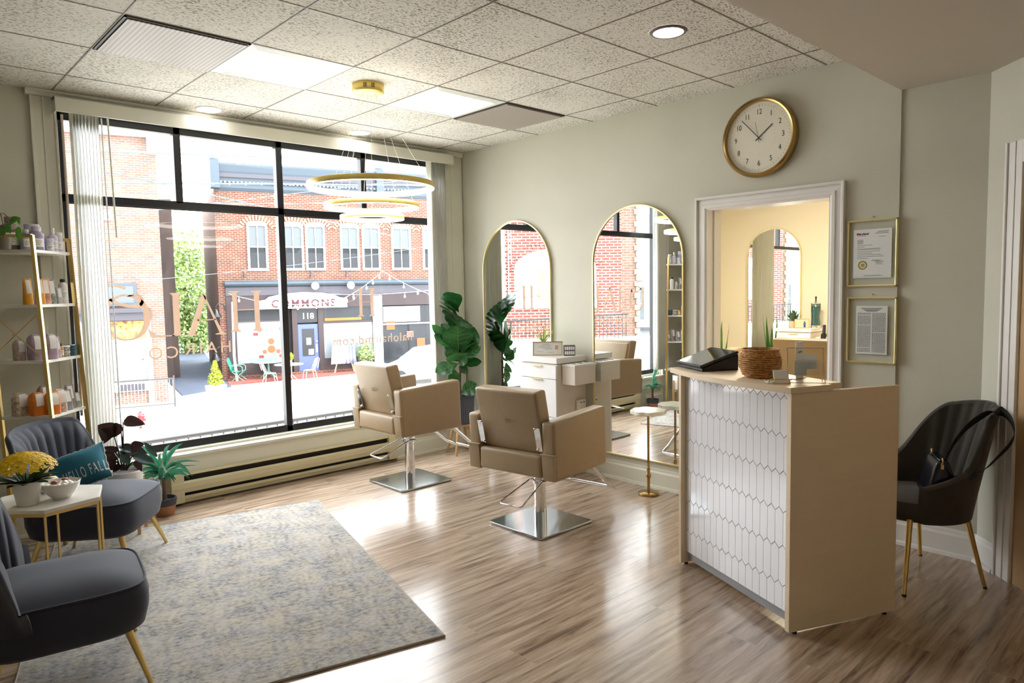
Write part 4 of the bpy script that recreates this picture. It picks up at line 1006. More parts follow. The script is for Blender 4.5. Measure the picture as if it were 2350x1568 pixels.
# fabric pumpkin
t_ = thing('fabric_pumpkin', 'cream ribbed fabric pumpkin behind the bowl on the marble table', 'decorative pumpkin', (-3.735, -1.215, .550))
m_ = MB()
def pk(u, v):
    a = u*2*math.pi; b_ = v*math.pi; rib = 1-.10*abs(math.cos(4.5*a))**3*math.sin(b_)
    return (.068*rib*math.sin(b_)*math.cos(a), .068*rib*math.sin(b_)*math.sin(a), .046-.046*math.cos(b_)*(1-.12*math.sin(b_))-.012*math.exp(-((b_-math.pi)/.35)**2))
m_.grid(pk, 72, 16); m_.obj('ribbed_body', pumpk, t_)
MB().tube([(0, 0, .076), (.006, 0, .10), (.018, -.006, .124), (.034, -.012, .135)], [.012, .009, .008, .009], 10).obj('stem', pumpk, t_)

# ---------------------------------------------------------------- ladder shelf at left
# local frame: X along the long side toward the window, Y to the left; origin at near post foot
sh = thing('ladder_shelf', 'gold ladder shelf with white boards at the left of the window', 'shelf', (-3.585, -.385, 0), R(48.5))
ang = R(48.5)
LX, LY = .36, .30
posts = {'n': (0, 0), 'f': (LX, 0), 'nl': (0, LY), 'fl': (LX, LY)}
lean = V((math.cos(ang)*.0, 0, 0))
def post(x, y):
    m_ = MB(); sx = .045*(1 if True else 0)
    # slight outward splay toward the floor (down and to the right)
    m_.hexa([(x+.035-.010, y-.055-.010, 0), (x+.035+.010, y-.055-.010, 0), (x+.035+.010, y-.055+.010, 0), (x+.035-.010, y-.055+.010, 0), (x-.010, y-.010, 1.90), (x+.010, y-.010, 1.90), (x+.010, y+.010, 1.90), (x-.010, y+.010, 1.90)])
    return m_
for k in posts: post(*posts[k]).obj('post', gold, sh)
MB().box(-.010, .010, 0, LY, 1.885, 1.905).obj('top_bar', gold, sh); MB().box(LX-.01, LX+.010, 0, LY, 1.885, 1.905).obj('top_bar', gold, sh)
LV = [1.815, 1.489, 1.153, .815, .45]
def off(z): return (.035*(1-z/1.9), -.055*(1-z/1.9))
for z in LV:
    ox, oy = off(z); MB().box(ox-.008, LX+ox+.008, oy-.004, LY+oy+.004, z-.018, z).obj('shelf_board', shelfw, sh, bev=.001)
m_ = MB(); m_.tube([(LX*.0+.02, LY-.02, 1.44), (LX*.0+.0, .0, 1.18)], .003, 6); m_.tube([(.02, LY-.02, 1.19), (.0, .0, 1.43)], .003, 6); m_.sphere((.01, LY/2, 1.31), .008, 10, 6); m_.obj('cross_brace', gold, sh)
def sloc(x, y, z):
    ox, oy = off(z); x += ox; y += oy
    return (-3.585+x*math.cos(ang)-y*math.sin(ang), -.385+x*math.sin(ang)+y*math.cos(ang), z)
def bottle(name, label, x, y, lv, r, h, m, cap, capm, group, label_m=None, neck=.4, lab=True):
    t_ = thing(name, label, 'bottle', sloc(x, y, LV[lv]), ang, group)
    hb = h-cap
    MB().lathe([(0, 0), (r*.94, 0), (r, .004), (r, hb*.80), (r*.9, hb*.9), (r*neck, hb*.985), (r*neck, hb), (0, hb)], 28).obj('bottle_body', m, t_)
    MB().lathe([(0, hb), (r*neck*1.15, hb), (r*neck*1.15, h-.002), (r*neck, h), (0, h)], 20).obj('cap', capm, t_)
    if lab:
        m_ = MB(); m_.grid(lambda u, v: ((r+.0006)*math.cos(R(-170+80*u)), (r+.0006)*math.sin(R(-170+80*u)), hb*(.18+.45*v)), 8, 1); l_ = m_.obj('label', label_m or paperm, t_)
        m_ = MB()
        for q in range(3): m_.grid(lambda u, v: ((r+.001)*math.cos(R(-160+(35+10*q)*u)), (r+.001)*math.sin(R(-160+(35+10*q)*u)), hb*(.30+.09*q)+.0025*v), 5, 1)
        m_.obj('label_text', inkg, l_)
    return t_
GA = 'hair care bottles on the top shelf'
bottle('bottle', 'large taupe jug bottle behind the pothos on the top shelf', .07, .175, 0, .052, .20, graybt, .035, graybt, GA, neck=.42)
bottle('bottle', 'lavender bottle half hidden behind the pothos leaves', .075, .085, 0, .036, .125, lav, .02, lavw, GA)
bottle('bottle', 'wide lavender bottle with white label beside the gold post on top', .125, .055, 0, .040, .145, lav, .03, lavw, GA, neck=.55)
bottle('bottle', 'wide lavender jar with pale lid at the back of the top shelf', .18, .115, 0, .044, .165, lav, .045, lavw, GA, neck=.8)
bottle('bottle', 'short lavender tub on the front edge of the top shelf', .215, .04, 0, .028, .080, lavw, .022, lavw, GA, neck=.95)
bottle('bottle', 'lavender pump bottle near the window end of the top shelf', .275, .05, 0, .028, .150, lavw, .04, whitep, GA, neck=.35)
bottle('bottle', 'slim lavender bottle at the window end of the top shelf', .33, .05, 0, .026, .125, lavw, .022, whitep, GA, neck=.8)
# pothos
t_ = thing('potted_pothos', 'pothos trailing from a small pot at the top of the gold shelf', 'plant', sloc(.0, .135, LV[0]), 0)
rimg = V((.73, -.68, 0)); cimg = V((-.68, -.73, 0)); K = 4.25/1611/6.03
MB().lathe([(0, 0), (.030, 0), (.040, .07), (.036, .07), (0, .062)], 24).obj('pot', graybt, t_, loc=tuple(cimg*.04))
def I(x, y, c=0): return rimg*((x-150)*K)+V((0, 0, (650-y)*K))+cimg*(.09+c)
m_ = MB()
for (a, b_, c_, d_, w_, cc) in ((205, 190, 20, 190, 95, .0), (345, 310, 520, 260, 95, .02), (320, 330, 395, 460, 70, .03), (300, 440, 130, 460, 95, .03), (470, 370, 515, 600, 62, .03), (420, 330, 470, 250, 60, -.01)):
    A, B = I(a, b_, cc), I(c_, d_, cc+.02); m_.leaf(A, B, w_*K*1.25, cimg+V((0, 0, .5)), .12, .2, 'heart', 10)
m_.obj('foliage', potl, t_)
m_ = MB(); m_.tube([I(150, 560, -.03), I(200, 400, -.02), I(205, 190), I(240, 185), I(300, 240), I(345, 310), I(400, 300)], .0022, 6); m_.tube([I(345, 310), I(300, 440, .02), I(420, 405, .02), I(470, 370, .03)], .002, 6); m_.obj('vine', trunk, t_)
def packet(name, label, x, y, lv, w_, h, dp, m, group, top='pinch', lab=None, rot=-.5, cat='pouch'):
    t_ = thing(name, label, cat, sloc(x, y, LV[lv]), ang+rot, group)
    m_ = MB()
    def fn(u, v):
        a = u*2*math.pi
        if top == 'pinch': dd = dp*(1-v**1.5)*.97+.003; ww = w_*(1-.06*v)
        else: dd = dp*math.sqrt(max(.02, 1-max(0, (v-.62)/.38)**2)); ww = w_*math.sqrt(max(.06, 1-max(0, (v-.70)/.30)**2.4*.8))
        cc = math.copysign(abs(math.cos(a))**.5, math.cos(a)); ss = math.copysign(abs(math.sin(a))**.5, math.sin(a))
        wr = 1+.015*math.sin(v*23+a*3)
        return (cc*ww/2*wr, ss*dd/2*wr, h*v)
    m_.grid(fn, 32, 14); m_.add([(*fn(k/32, 1)[:2], h) for k in range(32)], [list(range(32))]); b_ = m_.obj('pouch_body', m, t_)
    m_ = MB()
    def lf(u, v):
        p = fn(.70+.10*u, .42+.52*v); return (p[0], p[1]-.0015, p[2])
    m_.grid(lf, 4, 6); m_.obj('label', lab or paperm, t_)
    return t_
GB = 'hair product tubes on the second shelf'
yel = mat('golden yellow pack', (.72, .33, .02), .4); pnk = mat('pink orange dotted pack', (.72, .30, .20), .4, noise=.7, nscale=16); scl = mat('grey scale pattern pack', (.28, .30, .29), .4, noise=.7, nscale=90)
packet('product_tube', 'golden yellow tube left of the gold post on second shelf', .01, .07, 1, .050, .155, .04, yel, GB)
packet('product_tube', 'golden yellow tube right of the gold post on second shelf', .075, .04, 1, .050, .155, .04, yel, GB)
packet('product_tube', 'peach tube with red dots on the second shelf', .13, .04, 1, .050, .155, .04, pnk, GB)
packet('product_tube', 'grey scale-patterned tube on the second shelf', .195, .045, 1, .048, .152, .04, scl, GB)
packet('product_tube', 'short pale grey tube beside the spray can', .245, .03, 1, .036, .10, .03, mat('pale grey pack', (.52, .50, .50), .4), GB)
bottle('spray_can', 'white hair spray can with a black nozzle on second shelf', .30, .035, 1, .026, .155, whitep, .02, blackp, GB, neck=.5)
GC = 'wrapped products on the third shelf'
pk1 = mat('pink speckled wrap', (.52, .40, .36), .5, noise=.3, nscale=40); lv1 = mat('lilac marbled wrap', (.38, .30, .40), .45, noise=.25, nscale=18)
packet('wrapped_product', 'dusty pink wrapped product at the left of the third shelf', .03, .17, 2, .060, .125, .06, pk1, GC, 'round')
packet('wrapped_product', 'tall lilac wrapped product left of the gold post', .045, .085, 2, .075, .155, .075, lv1, GC, 'round')
packet('wrapped_product', 'tall lilac wrapped product right of the gold post', .085, .02, 2, .070, .155, .07, lv1, GC, 'round')
packet('wrapped_product', 'slim pink wrapped product next to the yellow bottle', .155, .03, 2, .050, .135, .05, pk1, GC, 'pinch')
bottle('bottle', 'small yellow bottle with a black cap on the third shelf', .205, .03, 2, .017, .088, mat('mustard bottle', (.60, .36, .05), .35), .018, blackp, GC)
gw = mat('black white lattice jar', (.42, .40, .38), .4, noise=.8, nscale=70); tj = mat('petrol blue jar', (.05, .12, .17), .3)
for k in range(2):
    bottle('jar', ('lower', 'upper')[k]+' of two stacked black and white patterned jars', .255, .035, 2, .027, .033, gw, .008, whitep, GC, neck=.98, lab=False).location.z += .034*k
    bottle('jar', ('lower', 'upper')[k]+' of two stacked petrol blue jars at the shelf end', .32, .035, 2, .029, .034, tj, .010, tj, GC, neck=.98, lab=False).location.z += .035*k
GD = 'wrapped bags on the fourth shelf'
fan = mat('cream fan pattern wrap', (.56, .46, .36), .5, noise=.5, nscale=55); org = mat('orange wrap', (.72, .20, .02), .45, noise=.2, nscale=20); gry = mat('grey marbled wrap', (.28, .28, .31), .45, noise=.3, nscale=14); brn = mat('taupe wrap', (.33, .26, .24), .45, noise=.2, nscale=20); grn = mat('sage wrap', (.34, .40, .34), .5, noise=.3, nscale=30)
packet('wrapped_product', 'cream fan-patterned bag at the left of the fourth shelf', .03, .20, 3, .085, .14, .075, fan, GD, 'round')
packet('wrapped_product', 'bright orange bag left of the gold post', .035, .105, 3, .082, .14, .075, org, GD, 'round')
packet('wrapped_product', 'bright orange bag right behind the gold post', .065, .03, 3, .075, .14, .07, org, GD, 'round')
packet('wrapped_product', 'cream and orange fan-patterned bag on the fourth shelf', .14, .035, 3, .072, .145, .07, fan, GD, 'round')
packet('wrapped_product', 'dark fan-patterned bag behind the others', .13, .12, 3, .070, .17, .06, brn, GD, 'round')
packet('wrapped_product', 'grey marbled bag on the fourth shelf', .215, .035, 3, .062, .13, .06, gry, GD, 'pinch')
packet('wrapped_product', 'tall taupe wrapped bag on the fourth shelf', .275, .05, 3, .058, .155, .05, brn, GD, 'pinch')
packet('wrapped_product', 'small sage green packet at the window end of the fourth shelf', .335, .04, 3, .045, .095, .04, grn, GD, 'pinch')

# ---------------------------------------------------------------- plants by the window
# burgundy philodendron on a wooden stand
t_ = thing('philodendron', 'burgundy-leaved philodendron in a white pot beside the armchair', 'plant', (-3.175, -.42, 0))
MB().lathe([(0, .24), (.096, .24), (.099, .246), (.101, .412), (.098, .414), (.095, .410), (.094, .39), (0, .388)], 44).obj('pot', ceram, t_)
st = MB()
for s, q in ((-1, 1), (1, 1), (-1, -1), (1, -1)): st.box(s*.062+q*.055*0-.009+(q*.03), s*.062+.009+(q*.03), q*.062-.009-s*.03, q*.062+.009-s*.03, 0, .345)
for o_ in ('post',):
    for s, q in ((-.034, .112), (.112, .034), (.034, -.112), (-.112, -.034)): MB().box(s-.008, s+.008, q-.008, q+.008, 0, .355).obj('stand_leg', oak, t_)
MB().box(-.11, .11, -.009, .009, .215, .24).box(-.009, .009, -.11, .11, .215, .24).obj('stand_crossbar', oak, t_)
K5 = 4.5/1611/5.6*1.12
def I5(x, y, c=0): return rimg*((x-345)*K5)+V((0, 0, .412+(835-y)*K5))+cimg*c
m_ = MB(); m2 = MB(); st = MB()
for (a, b_, c_, d_, w_, cc) in ((275, 420, 95, 290, 150, .03), (230, 330, 165, 500, 120, .05), (350, 300, 235, 440, 110, .02), (375, 250, 625, 295, 95, .02), (300, 600, 120, 550, 50, .02), (260, 640, 110, 610, 60, .0),
      (290, 690, 100, 690, 60, .03), (300, 790, 90, 790, 50, .03), (440, 580, 610, 520, 100, .03), (320, 600, 470, 560, 90, .0), (270, 700, 200, 800, 70, .05), (500, 700, 590, 830, 60, .05), (330, 760, 250, 830, 60, .05), (460, 620, 340, 560, 60, -.02)):
    m_.leaf(I5(a, b_, cc*.5), I5(c_, d_, cc), w_*K5*1.45, cimg*.8+V((0, 0, .5)), .10, .25, 'heart', 10)
for (a, b_, c_, d_, w_, cc) in ((330, 630, 455, 740, 90, .05), (460, 650, 735, 730, 105, .05), (610, 500, 780, 660, 60, .06), (300, 560, 500, 610, 80, .02)):
    m2.leaf(I5(a, b_, cc*.5), I5(c_, d_, cc), w_*K5*1.15, cimg*.6+V((0, 0, .8)), .10, .2, 'oval', 10)
m_.obj('burgundy_leaves', darkl, t_); m2.obj('green_leaves', darkg, t_)
for (a, b_, c_, d_) in ((320, 830, 265, 430), (330, 830, 375, 260), (350, 830, 440, 590), (300, 830, 250, 620), (340, 830, 345, 310), (310, 830, 230, 700), (370, 820, 480, 640), (360, 830, 520, 720)):
    A = I5(a, b_); B = I5(c_, d_, .02); st.tube([A, A.lerp(B, .5)+V((0, 0, .02)), B], [.006, .005, .003], 7)
st.obj('stems', darkl, t_)
MB().cyl(0, 0, .38, .395, .093, 20).obj('soil', soil, t_)
# strap-leaved plant in terracotta
t_ = thing('strap_leaf_plant', 'green strap-leaved plant on the floor in front of the heater', 'plant', (-2.885, -.20, 0))
MB().lathe([(0, 0), (.052, 0), (.058, .006), (.072, .075)], 32).obj('terracotta_base', terra, t_)
MB().lathe([(.072, .075), (.078, .11), (.078, .125), (.070, .125), (.066, .10), (0, .095)], 32).obj('slate_rim', slatec, t_)
MB().tube([(0, 0, .09), (.004, .002, .18), (0, 0, .27)], [.016, .014, .012], 10).obj('cane', trunk, t_)
K6 = 4.9/1611/5.6
def I6(x, y, c=0): return rimg*((x-980)*K6)+V((0, 0, .255+(1090-y)*K6))+cimg*c
m_ = MB()
def arcleaf(mb, P, w_, K_):
    pts_ = [V(p) for p in P]; n = 12; cen = []
    for i in range(n+1):
        t__ = i/n; cen.append(pts_[0]*(1-t__)**2+pts_[1]*2*t__*(1-t__)+pts_[2]*t__**2)
    def fn(u, v):
        k = u*n; i = min(int(k), n-1); p = cen[i].lerp(cen[i+1], k-i); tt = (cen[i+1]-cen[i]).normalized()
        sd_ = tt.cross(cimg); sd_ = sd_.normalized() if sd_.length > .2 else V((0, 0, 1))
        sd2 = (sd_+cimg*.35).normalized(); nn = tt.cross(sd2); c_ = v*2-1
        wd = w_*K_*min(1, .45+u*2.2)*max(0, 1-u**3)*.5
        return p+sd2*wd*c_+nn*abs(c_)*wd*.3
    mb.grid(fn, n, 4)
for P, w_ in ((((940, 930), (850, 720), (720, 580)), 70), (((960, 920), (940, 800), (1010, 730)), 60), (((1000, 930), (1080, 700), (1300, 605)), 75), (((1000, 920), (1000, 700), (1140, 620)), 70),
    (((940, 960), (800, 800), (560, 890)), 65), (((940, 980), (740, 780), (520, 930)), 50), (((930, 1000), (800, 870), (640, 1030)), 60), (((960, 1000), (860, 950), (760, 1000)), 45),
    (((1010, 960), (1180, 780), (1380, 1020)), 65), (((1020, 980), (1150, 800), (1510, 850)), 35), (((1030, 1000), (1120, 900), (1470, 895)), 28), (((980, 960), (960, 900), (1010, 1100)), 75),
    (((1000, 1050), (1080, 960), (1190, 1090)), 45), (((1010, 1040), (1100, 1000), (1310, 1010)), 25), (((1000, 1080), (1100, 1040), (1190, 1000)), 30), (((960, 1050), (860, 960), (900, 1060)), 40), (((980, 1080), (900, 1000), (820, 1010)), 35)):
    arcleaf(m_, [I6(*P[0], .0), I6(*P[1], .03), I6(*P[2], .05)], w_, K6)
for k in range(9):
    a = k*.7; arcleaf(m_, [V((0, 0, .24)), V((.10*math.cos(a), .05*math.sin(a), .36)), V((.19*math.cos(a), .10*math.sin(a)-.02, .24))], 50, K6)
m_.obj('foliage', strapl, t_)
# fiddle leaf fig
t_ = thing('fiddle_leaf_fig', 'tall fiddle leaf fig in a ribbed black planter in the corner', 'plant', (-.285, -.275, 0))
m_ = MB()
pr_ = [(0, .285), (.108, .285), (.112, .290), (.130, .545), (.127, .548), (.121, .545), (.118, .50), (0, .498)]
MB().lathe(pr_, 56).obj('planter', slatec, t_)
for k in range(44):
    a = 2*math.pi*k/44; m_.tube([(.1155*math.cos(a), .1155*math.sin(a), .30), (.1275*math.cos(a), .1275*math.sin(a), .525)], .0018, 5)
m_.obj('planter_ribs', mat('grey planter line', (.16, .18, .22), .5), t_)
MB().cyl(0, 0, .49, .505, .117, 28).obj('soil', soil, t_)
for k in range(4):
    a = R(30+90*k); MB().tube([(.07*math.cos(a), .07*math.sin(a), .285), (.15*math.cos(a), .15*math.sin(a), 0)], [.016, .011], 12).obj('stand_leg', oak, t_)
MB().cyl(0, 0, .262, .285, .095, 28).obj('stand_plate', oak, t_)
Kf = 5.05/1611/3.485
def If(x, y, c=0): return rimg*((x-322)*Kf)+V((0, 0, .555+(1560-y)*Kf))+cimg*c
MB().tube([If(322, 1600), If(318, 1450), If(322, 1300), If(312, 1180), If(310, 1080)], [.012, .011, .010, .008, .006], 10).obj('trunk', trunk, t_)
m_ = MB(); vn = MB()
for (a, b_, c_, d_, w_, cc, nz) in ((312, 1100, 315, 835, 240, .10, .35), (335, 1110, 500, 885, 175, .04, .3), (300, 1010, 350, 790, 170, -.05, .3), (290, 1090, 48, 825, 85, .03, .6), (290, 1085, 70, 925, 90, .06, .6),
     (310, 1200, 195, 1060, 120, .0, .4), (312, 1235, 75, 1310, 130, .10, .9), (318, 1260, 410, 1140, 95, .12, .7), (322, 1210, 545, 1060, 110, .08, .8), (335, 1250, 550, 1215, 90, .05, .9), (310, 1210, 300, 1110, 190, .14, .4),
     (318, 1440, 205, 1355, 90, .05, .6), (312, 1520, 118, 1415, 46, .06, 1.2), (325, 1560, 495, 1450, 125, .05, .4), (318, 1345, 255, 1350, 110, .08, .6), (230, 900, 130, 825, 50, -.03, .8), (320, 1330, 400, 1280, 90, .0, .6),
     (315, 1180, 190, 1000, 110, -.08, .4), (300, 1000, 430, 830, 120, -.06, .3), (320, 1150, 440, 960, 130, -.12, .3)):
    m_.leaf(If(a, b_, cc*.2), If(c_, d_, cc), w_*Kf*1.3, cimg+V((0, 0, nz)), .10, .16, 'fiddle', 14, .05)
    fn_, nn_ = m_.last; vn.tube([fn_(k/10, .5)+nn_*.0015 for k in range(10)], [.0022-.00016*k for k in range(10)], 5)
    for sd2 in (-1, 1):
        for u0 in (.25, .42, .58, .72): vn.tube([fn_(u0+.05*k, .5+sd2*.13*k)+nn_*.001 for k in range(4)], .0008, 4)
for k in range(12):   # leaves on the far side, seen in the mirror
    a = R(-60+k*24); z = .90+.042*k; m_.leaf((0, 0, z), (.19*math.cos(a), .16*math.sin(a)+.0, z+.16), .19, (-math.cos(a)*.5, -math.sin(a)*.5, 1), .12, .16, 'fiddle', 12, .04)
fo2 = m_.obj('foliage', figl, t_); vn.obj('leaf_veins', veinm, fo2)

# ---------------------------------------------------------------- waiting chair by the corner
t_ = thing('velvet_tub_chair', 'dark olive velvet tub chair with gold legs in the corner', 'chair', (-.425, -4.18, 0), math.atan2(.56, -.83))
for sx, sy in ((.20, .20), (.20, -.20), (-.20, .20), (-.20, -.20)):
    lg = MB().tube([(sx*.78, sy*.82, .36), (sx*1.12, sy*1.10, 0)], [.014, .009], 14).obj('leg', gold, t_)
    MB().cyl(sx*1.12, sy*1.10, 0, .012, .0105, 12).obj('foot_cap', blackp, lg)
def sh_(inner):
    def fn(u, v):
        a = (u-.5)*2; ang_ = a*R(128); ca = math.cos(ang_); sa = math.sin(ang_)
        fwd = max(0, -ca)                      # front ends of the arms
        k = abs(a)
        if k < .22: top = .885-.02*(k/.22)**2
        elif k < .62: top = .865-.285*(.5-.5*math.cos(math.pi*(k-.22)/.40))
        else: top = .580-.075*(k-.62)/.38
        rec = .16*max(0, ca)**1.3
        zz = .345+(top-.345)*v; q = (zz-.345)/.54
        rx, ry = .245, .245
        px = -.01-ca*(rx+rec*q+.02*q); py = sa*(ry+.055*q)
        off_ = -.040 if inner else 0
        if inner and k < .34: off_ -= .008*abs(math.sin(a/.34*math.pi*4))
        if k > .94: off_ += (.02 if inner else -.02)*((k-.94)/.06)
        return (px-ca*off_, py+sa*off_, zz)
    return fn
m_ = MB(); a_, b_ = sh_(True), sh_(False); m_.grid(a_, 110, 14); m_.grid(b_, 110, 14)
def cp(u, v): A = V(a_(u, 1)); B = V(b_(u, 1)); p = A.lerp(B, v); p.z += .018*math.sin(math.pi*v); return p
m_.grid(cp, 110, 5)
for uu in (0, 1): m_.grid(lambda u, v, uu=uu: V(a_(uu, u)).lerp(V(b_(uu, u)), v), 14, 2)
m_.obj('tub_shell', olivev, t_)
m_ = MB(); m_.lathe([(0, .335), (.22, .345), (.235, .36), (.235, .40), (.22, .44), (.15, .458), (0, .462)], 44); m_.obj('seat_cushion', olivev, t_)
# handbag
t_ = thing('handbag', 'small black leather bag with gold clasps on the olive chair', 'handbag', (-.455, -4.285, .464), R(28))
m_ = MB()
m_.hexa([(-.10, -.055, 0), (.10, -.055, 0), (.10, .055, 0), (-.10, .055, 0), (-.085, -.018, .145), (.085, -.018, .145), (.085, .018, .145), (-.085, .018, .145)], .014); m_.obj('bag_body', blackl, t_, sub=1)
m_ = MB(); m_.hexa([(-.09, -.047, .075), (.09, -.047, .075), (.09, -.040, .075), (-.09, -.040, .075), (-.087, -.024, .150), (.087, -.024, .150), (.087, .01, .154), (-.087, .01, .154)], .004); m_.obj('flap', blackl, t_)
for s in (-1, 1):
    m_ = MB(); m_.tube([(s*.088+.009*math.cos(R(k*36)), 0, .150+.012*math.sin(R(k*36))) for k in range(10)], .0028, 8, closed=True); m_.box(s*.088-.006, s*.088+.006, -.005, .005, .12, .138); m_.obj('clasp', gold, t_)
for o_ in list(bpy.data.objects):
    if o_.parent == t_: o_.scale = (1.25,)*3
def strap_ribbon(P, w_):
    pts_ = []; P = [V(p) for p in P]
    for i in range(len(P)-1):
        p0, p1, p2, p3 = P[max(0, i-1)], P[i], P[i+1], P[min(len(P)-1, i+2)]
        for k in range(6): t__ = k/6; pts_.append(.5*((2*p1)+(p2-p0)*t__+(2*p0-5*p1+4*p2-p3)*t__**2+(3*p1-p0-3*p2+p3)*t__**3))
    pts_.append(P[-1]); n = len(pts_)-1; m_ = MB()
    def fn(u, v):
        k = u*n; i = min(int(k), n-1); p = pts_[i].lerp(pts_[i+1], k-i); tt = (pts_[i+1]-pts_[i]).normalized(); sd_ = tt.cross(V((.4, .8, .2))).normalized(); return p+sd_*w_*(v-.5)
    m_.grid(fn, n, 1); return m_
Mi = Matrix.Rotation(-R(28), 4, 'Z') @ Matrix.Translation((.455, 4.285, -.462))
STR = [(-.50, -4.33, .61), (-.51, -4.355, .70), (-.424, -4.397, .800), (-.315, -4.455, .865), (-.300, -4.515, .885), (-.339, -4.570, .845), (-.401, -4.590, .775), (-.470, -4.545, .69), (-.49, -4.47, .60), (-.43, -4.33, .53), (-.40, -4.27, .55)]
strap_ribbon([Mi @ V(p) for p in STR], .05).obj('shoulder_strap', mat('black canvas webbing', (.008, .009, .012), .8), t_, solid=.003)

# ---------------------------------------------------------------- back room things
c2 = drawer_cabinet('white drawer cabinet in the back room under the green jar', 4.60, -1.60, -1.16, .42, .976, None)
t_ = thing('succulent_pot', 'small spiky succulent in a beige pot on the back room cabinet', 'plant', (4.27, -1.33, .976))
MB().lathe([(0, 0), (.048, 0), (.052, .004), (.053, .088), (.049, .088), (.046, .075), (0, .072)], 28).obj('pot', ceram2, t_)
m_ = MB(); rn = random.Random(9)
for k in range(42):
    a = k*2.4; e = .25+1.2*(k/42); l = .14-.02*(k/42); m_.leaf((0, 0, .08), (l*math.cos(a)*math.cos(e), l*math.sin(a)*math.cos(e), .09+l*1.2*math.sin(e)), .022, (0, 0, 1), -.1, .3, 'oval', 6)
m_.obj('foliage', succ, t_)
t_ = thing('disinfectant_jar', 'tall glass jar of teal liquid with a chrome lid in the back room', 'jar', (4.43, -1.545, .976))
MB().cyl(0, 0, 0, .03, .062, 28).obj('base', chrome, t_); MB().cyl(0, 0, .03, .27, .052, 28).obj('teal_liquid', tealliq, t_)
MB().lathe([(.054, .03), (.056, .032), (.056, .30), (.054, .302), (.053, .30), (.053, .03)], 28).obj('glass_wall', glassj, t_)
MB().lathe([(0, .31), (.06, .302), (.06, .312), (.02, .332), (0, .335)], 28).obj('lid', chrome, t_); MB().cyl(0, 0, .335, .375, .008, 12).sphere((0, 0, .38), .013, 10, 6).obj('knob', blackp, t_)
t_ = thing('picture_frame', 'small standing photo frame on the back room cabinet', 'photo frame', (4.25, -1.45, .976), R(-50))
MB().box(-.09, .09, -.004, .004, 0, .115).obj('frame', gold, t_); MB().box(-.082, .082, -.0055, -.004, .008, .107).obj('photo', mat('cream photo', (.72, .62, .45), .5), t_)
MB().box(.02, .045, -.0065, -.005, .01, .07).sphere((.032, -.006, .078), .009, 8, 6, (1, .2, 1)).obj('photo_figure', mat('blue figure print', (.05, .10, .28), .6), t_)
t_ = thing('hair_dryer', 'black hair dryer hanging at the side of the back room cabinet', 'hair dryer', (4.26, -1.72, .90), R(10))
MB().tube([(-.09, 0, -.13), (-.02, 0, -.04), (.02, 0, .0)], [.018, .032, .035], 16).obj('barrel', blackp, t_); MB().tube([(.0, 0, -.02), (.03, 0, .12)], [.02, .017], 12).obj('handle', blackp, t_)
MB().tube([(.02, 0, -.03), (.08, -.06, -.04), (.16, -.12, -.02), (.3, -.2, -.06)], .005, 6).obj('power_cable', blackp, t_)
MB().box(-.02, .33, -.10, .09, -.055, -.03).obj('tool_ledge', whitep, t_)
t_ = thing('snake_plant', 'snake plant with upright blades in the back room', 'plant', (3.85, -.52, 0))
MB().lathe([(0, 0), (.12, 0), (.15, .40), (.14, .40), (.13, .36), (0, .35)], 28).obj('pot', ceram2, t_)
m_ = MB()
for a, l, w_ in ((.2, .72, .07), (1.3, .78, .06), (2.6, .55, .07), (3.6, .62, .06), (4.6, .5, .07), (5.4, .7, .06)): m_.leaf((.03*math.cos(a), .03*math.sin(a), .35), (.16*math.cos(a), .16*math.sin(a), .35+l), w_, (math.cos(a), math.sin(a), 0), .05, .3, 'strap', 10)
m_.obj('foliage', potl, t_)
tag(MB().box(-4.36, -4.05, -3.05, -3.0, 0, .50, .004).obj('white_panel', lam), 'edge of a white panel cut off by the lower left frame border', 'panel') if False else None
# ================================================================ the street
GZ = -2.08
tag(MB().box(-45, 60, 1.6, 90, GZ-.3, GZ).obj('street_ground', asph), kind='structure')
tag(MB().box(-12, 6, .16, 1.6, GZ-.3, -.55).obj('sidewalk_ground', asph), kind='structure')
tag(MB().box(-45, -5.2, 1.6, 30, GZ, .0).obj('upper_ground', asph), kind='structure') if False else None
# our own building outside: wall skin below and above the window is part of the shell
t_ = thing('guard_rail', 'black metal guard rail just outside the shop window', 'railing', (-3.6, .90, 0))
MB().tube([(0, 0, .315), (4.4, 0, .325)], .019, 12).obj('top_rail', greyrail, t_)
m_ = MB()
for k in range(44): m_.box(.05+.1*k-.006, .05+.1*k+.006, -.006, .006, -.55, .31)
m_.box(0, 4.4, -.01, .01, -.45, -.42); m_.obj('balusters', greyrail, t_)
for k in range(3): MB().box(.0+2.18*k, .03+2.18*k, -.015, .015, -.55, .31).obj('post', greyrail, t_)

# ---- brick shop building straight across (local X along the front, -Y toward us)
ANG = math.atan2(-.2857, .9583)
bB = thing('shop_building', 'red brick two-storey building with a blue-grey cornice across the street', 'building', (10.131, 23.267, 0), ANG)
def prt(mb, n, m, p=None, **k): return mb.obj(n, m, p or bB, **k)
prt(MB().box(-3.55, 9.5, 0, 9, 1.95, 5.85).box(-3.55, -3.28, 0, 9, GZ, 1.95), 'brick_wall', brickB)
prt(MB().box(-3.29, 9.5, .35, 9, GZ, 1.95), 'shop_interior', umber)
prt(MB().prism([(-.03, 5.80), (-.12, 5.92), (-.12, 6.08), (-.20, 6.14), (-.20, 6.30), (-.34, 6.55), (-.42, 6.80), (-.42, 6.88), (0, 6.88), (0, 5.80)], -3.55, 6.25, 'x'), 'cornice', corn)
prt(MB().box(-3.5, 6.2, -.30, -.20, 6.32, 6.50), 'cornice_band', cornd)
m_ = MB()
for k in range(60): m_.box(-3.3+.16*k, -3.24+.16*k, -.235, -.20, 6.10, 6.17)
prt(m_, 'dentils', whites)
m_ = MB()
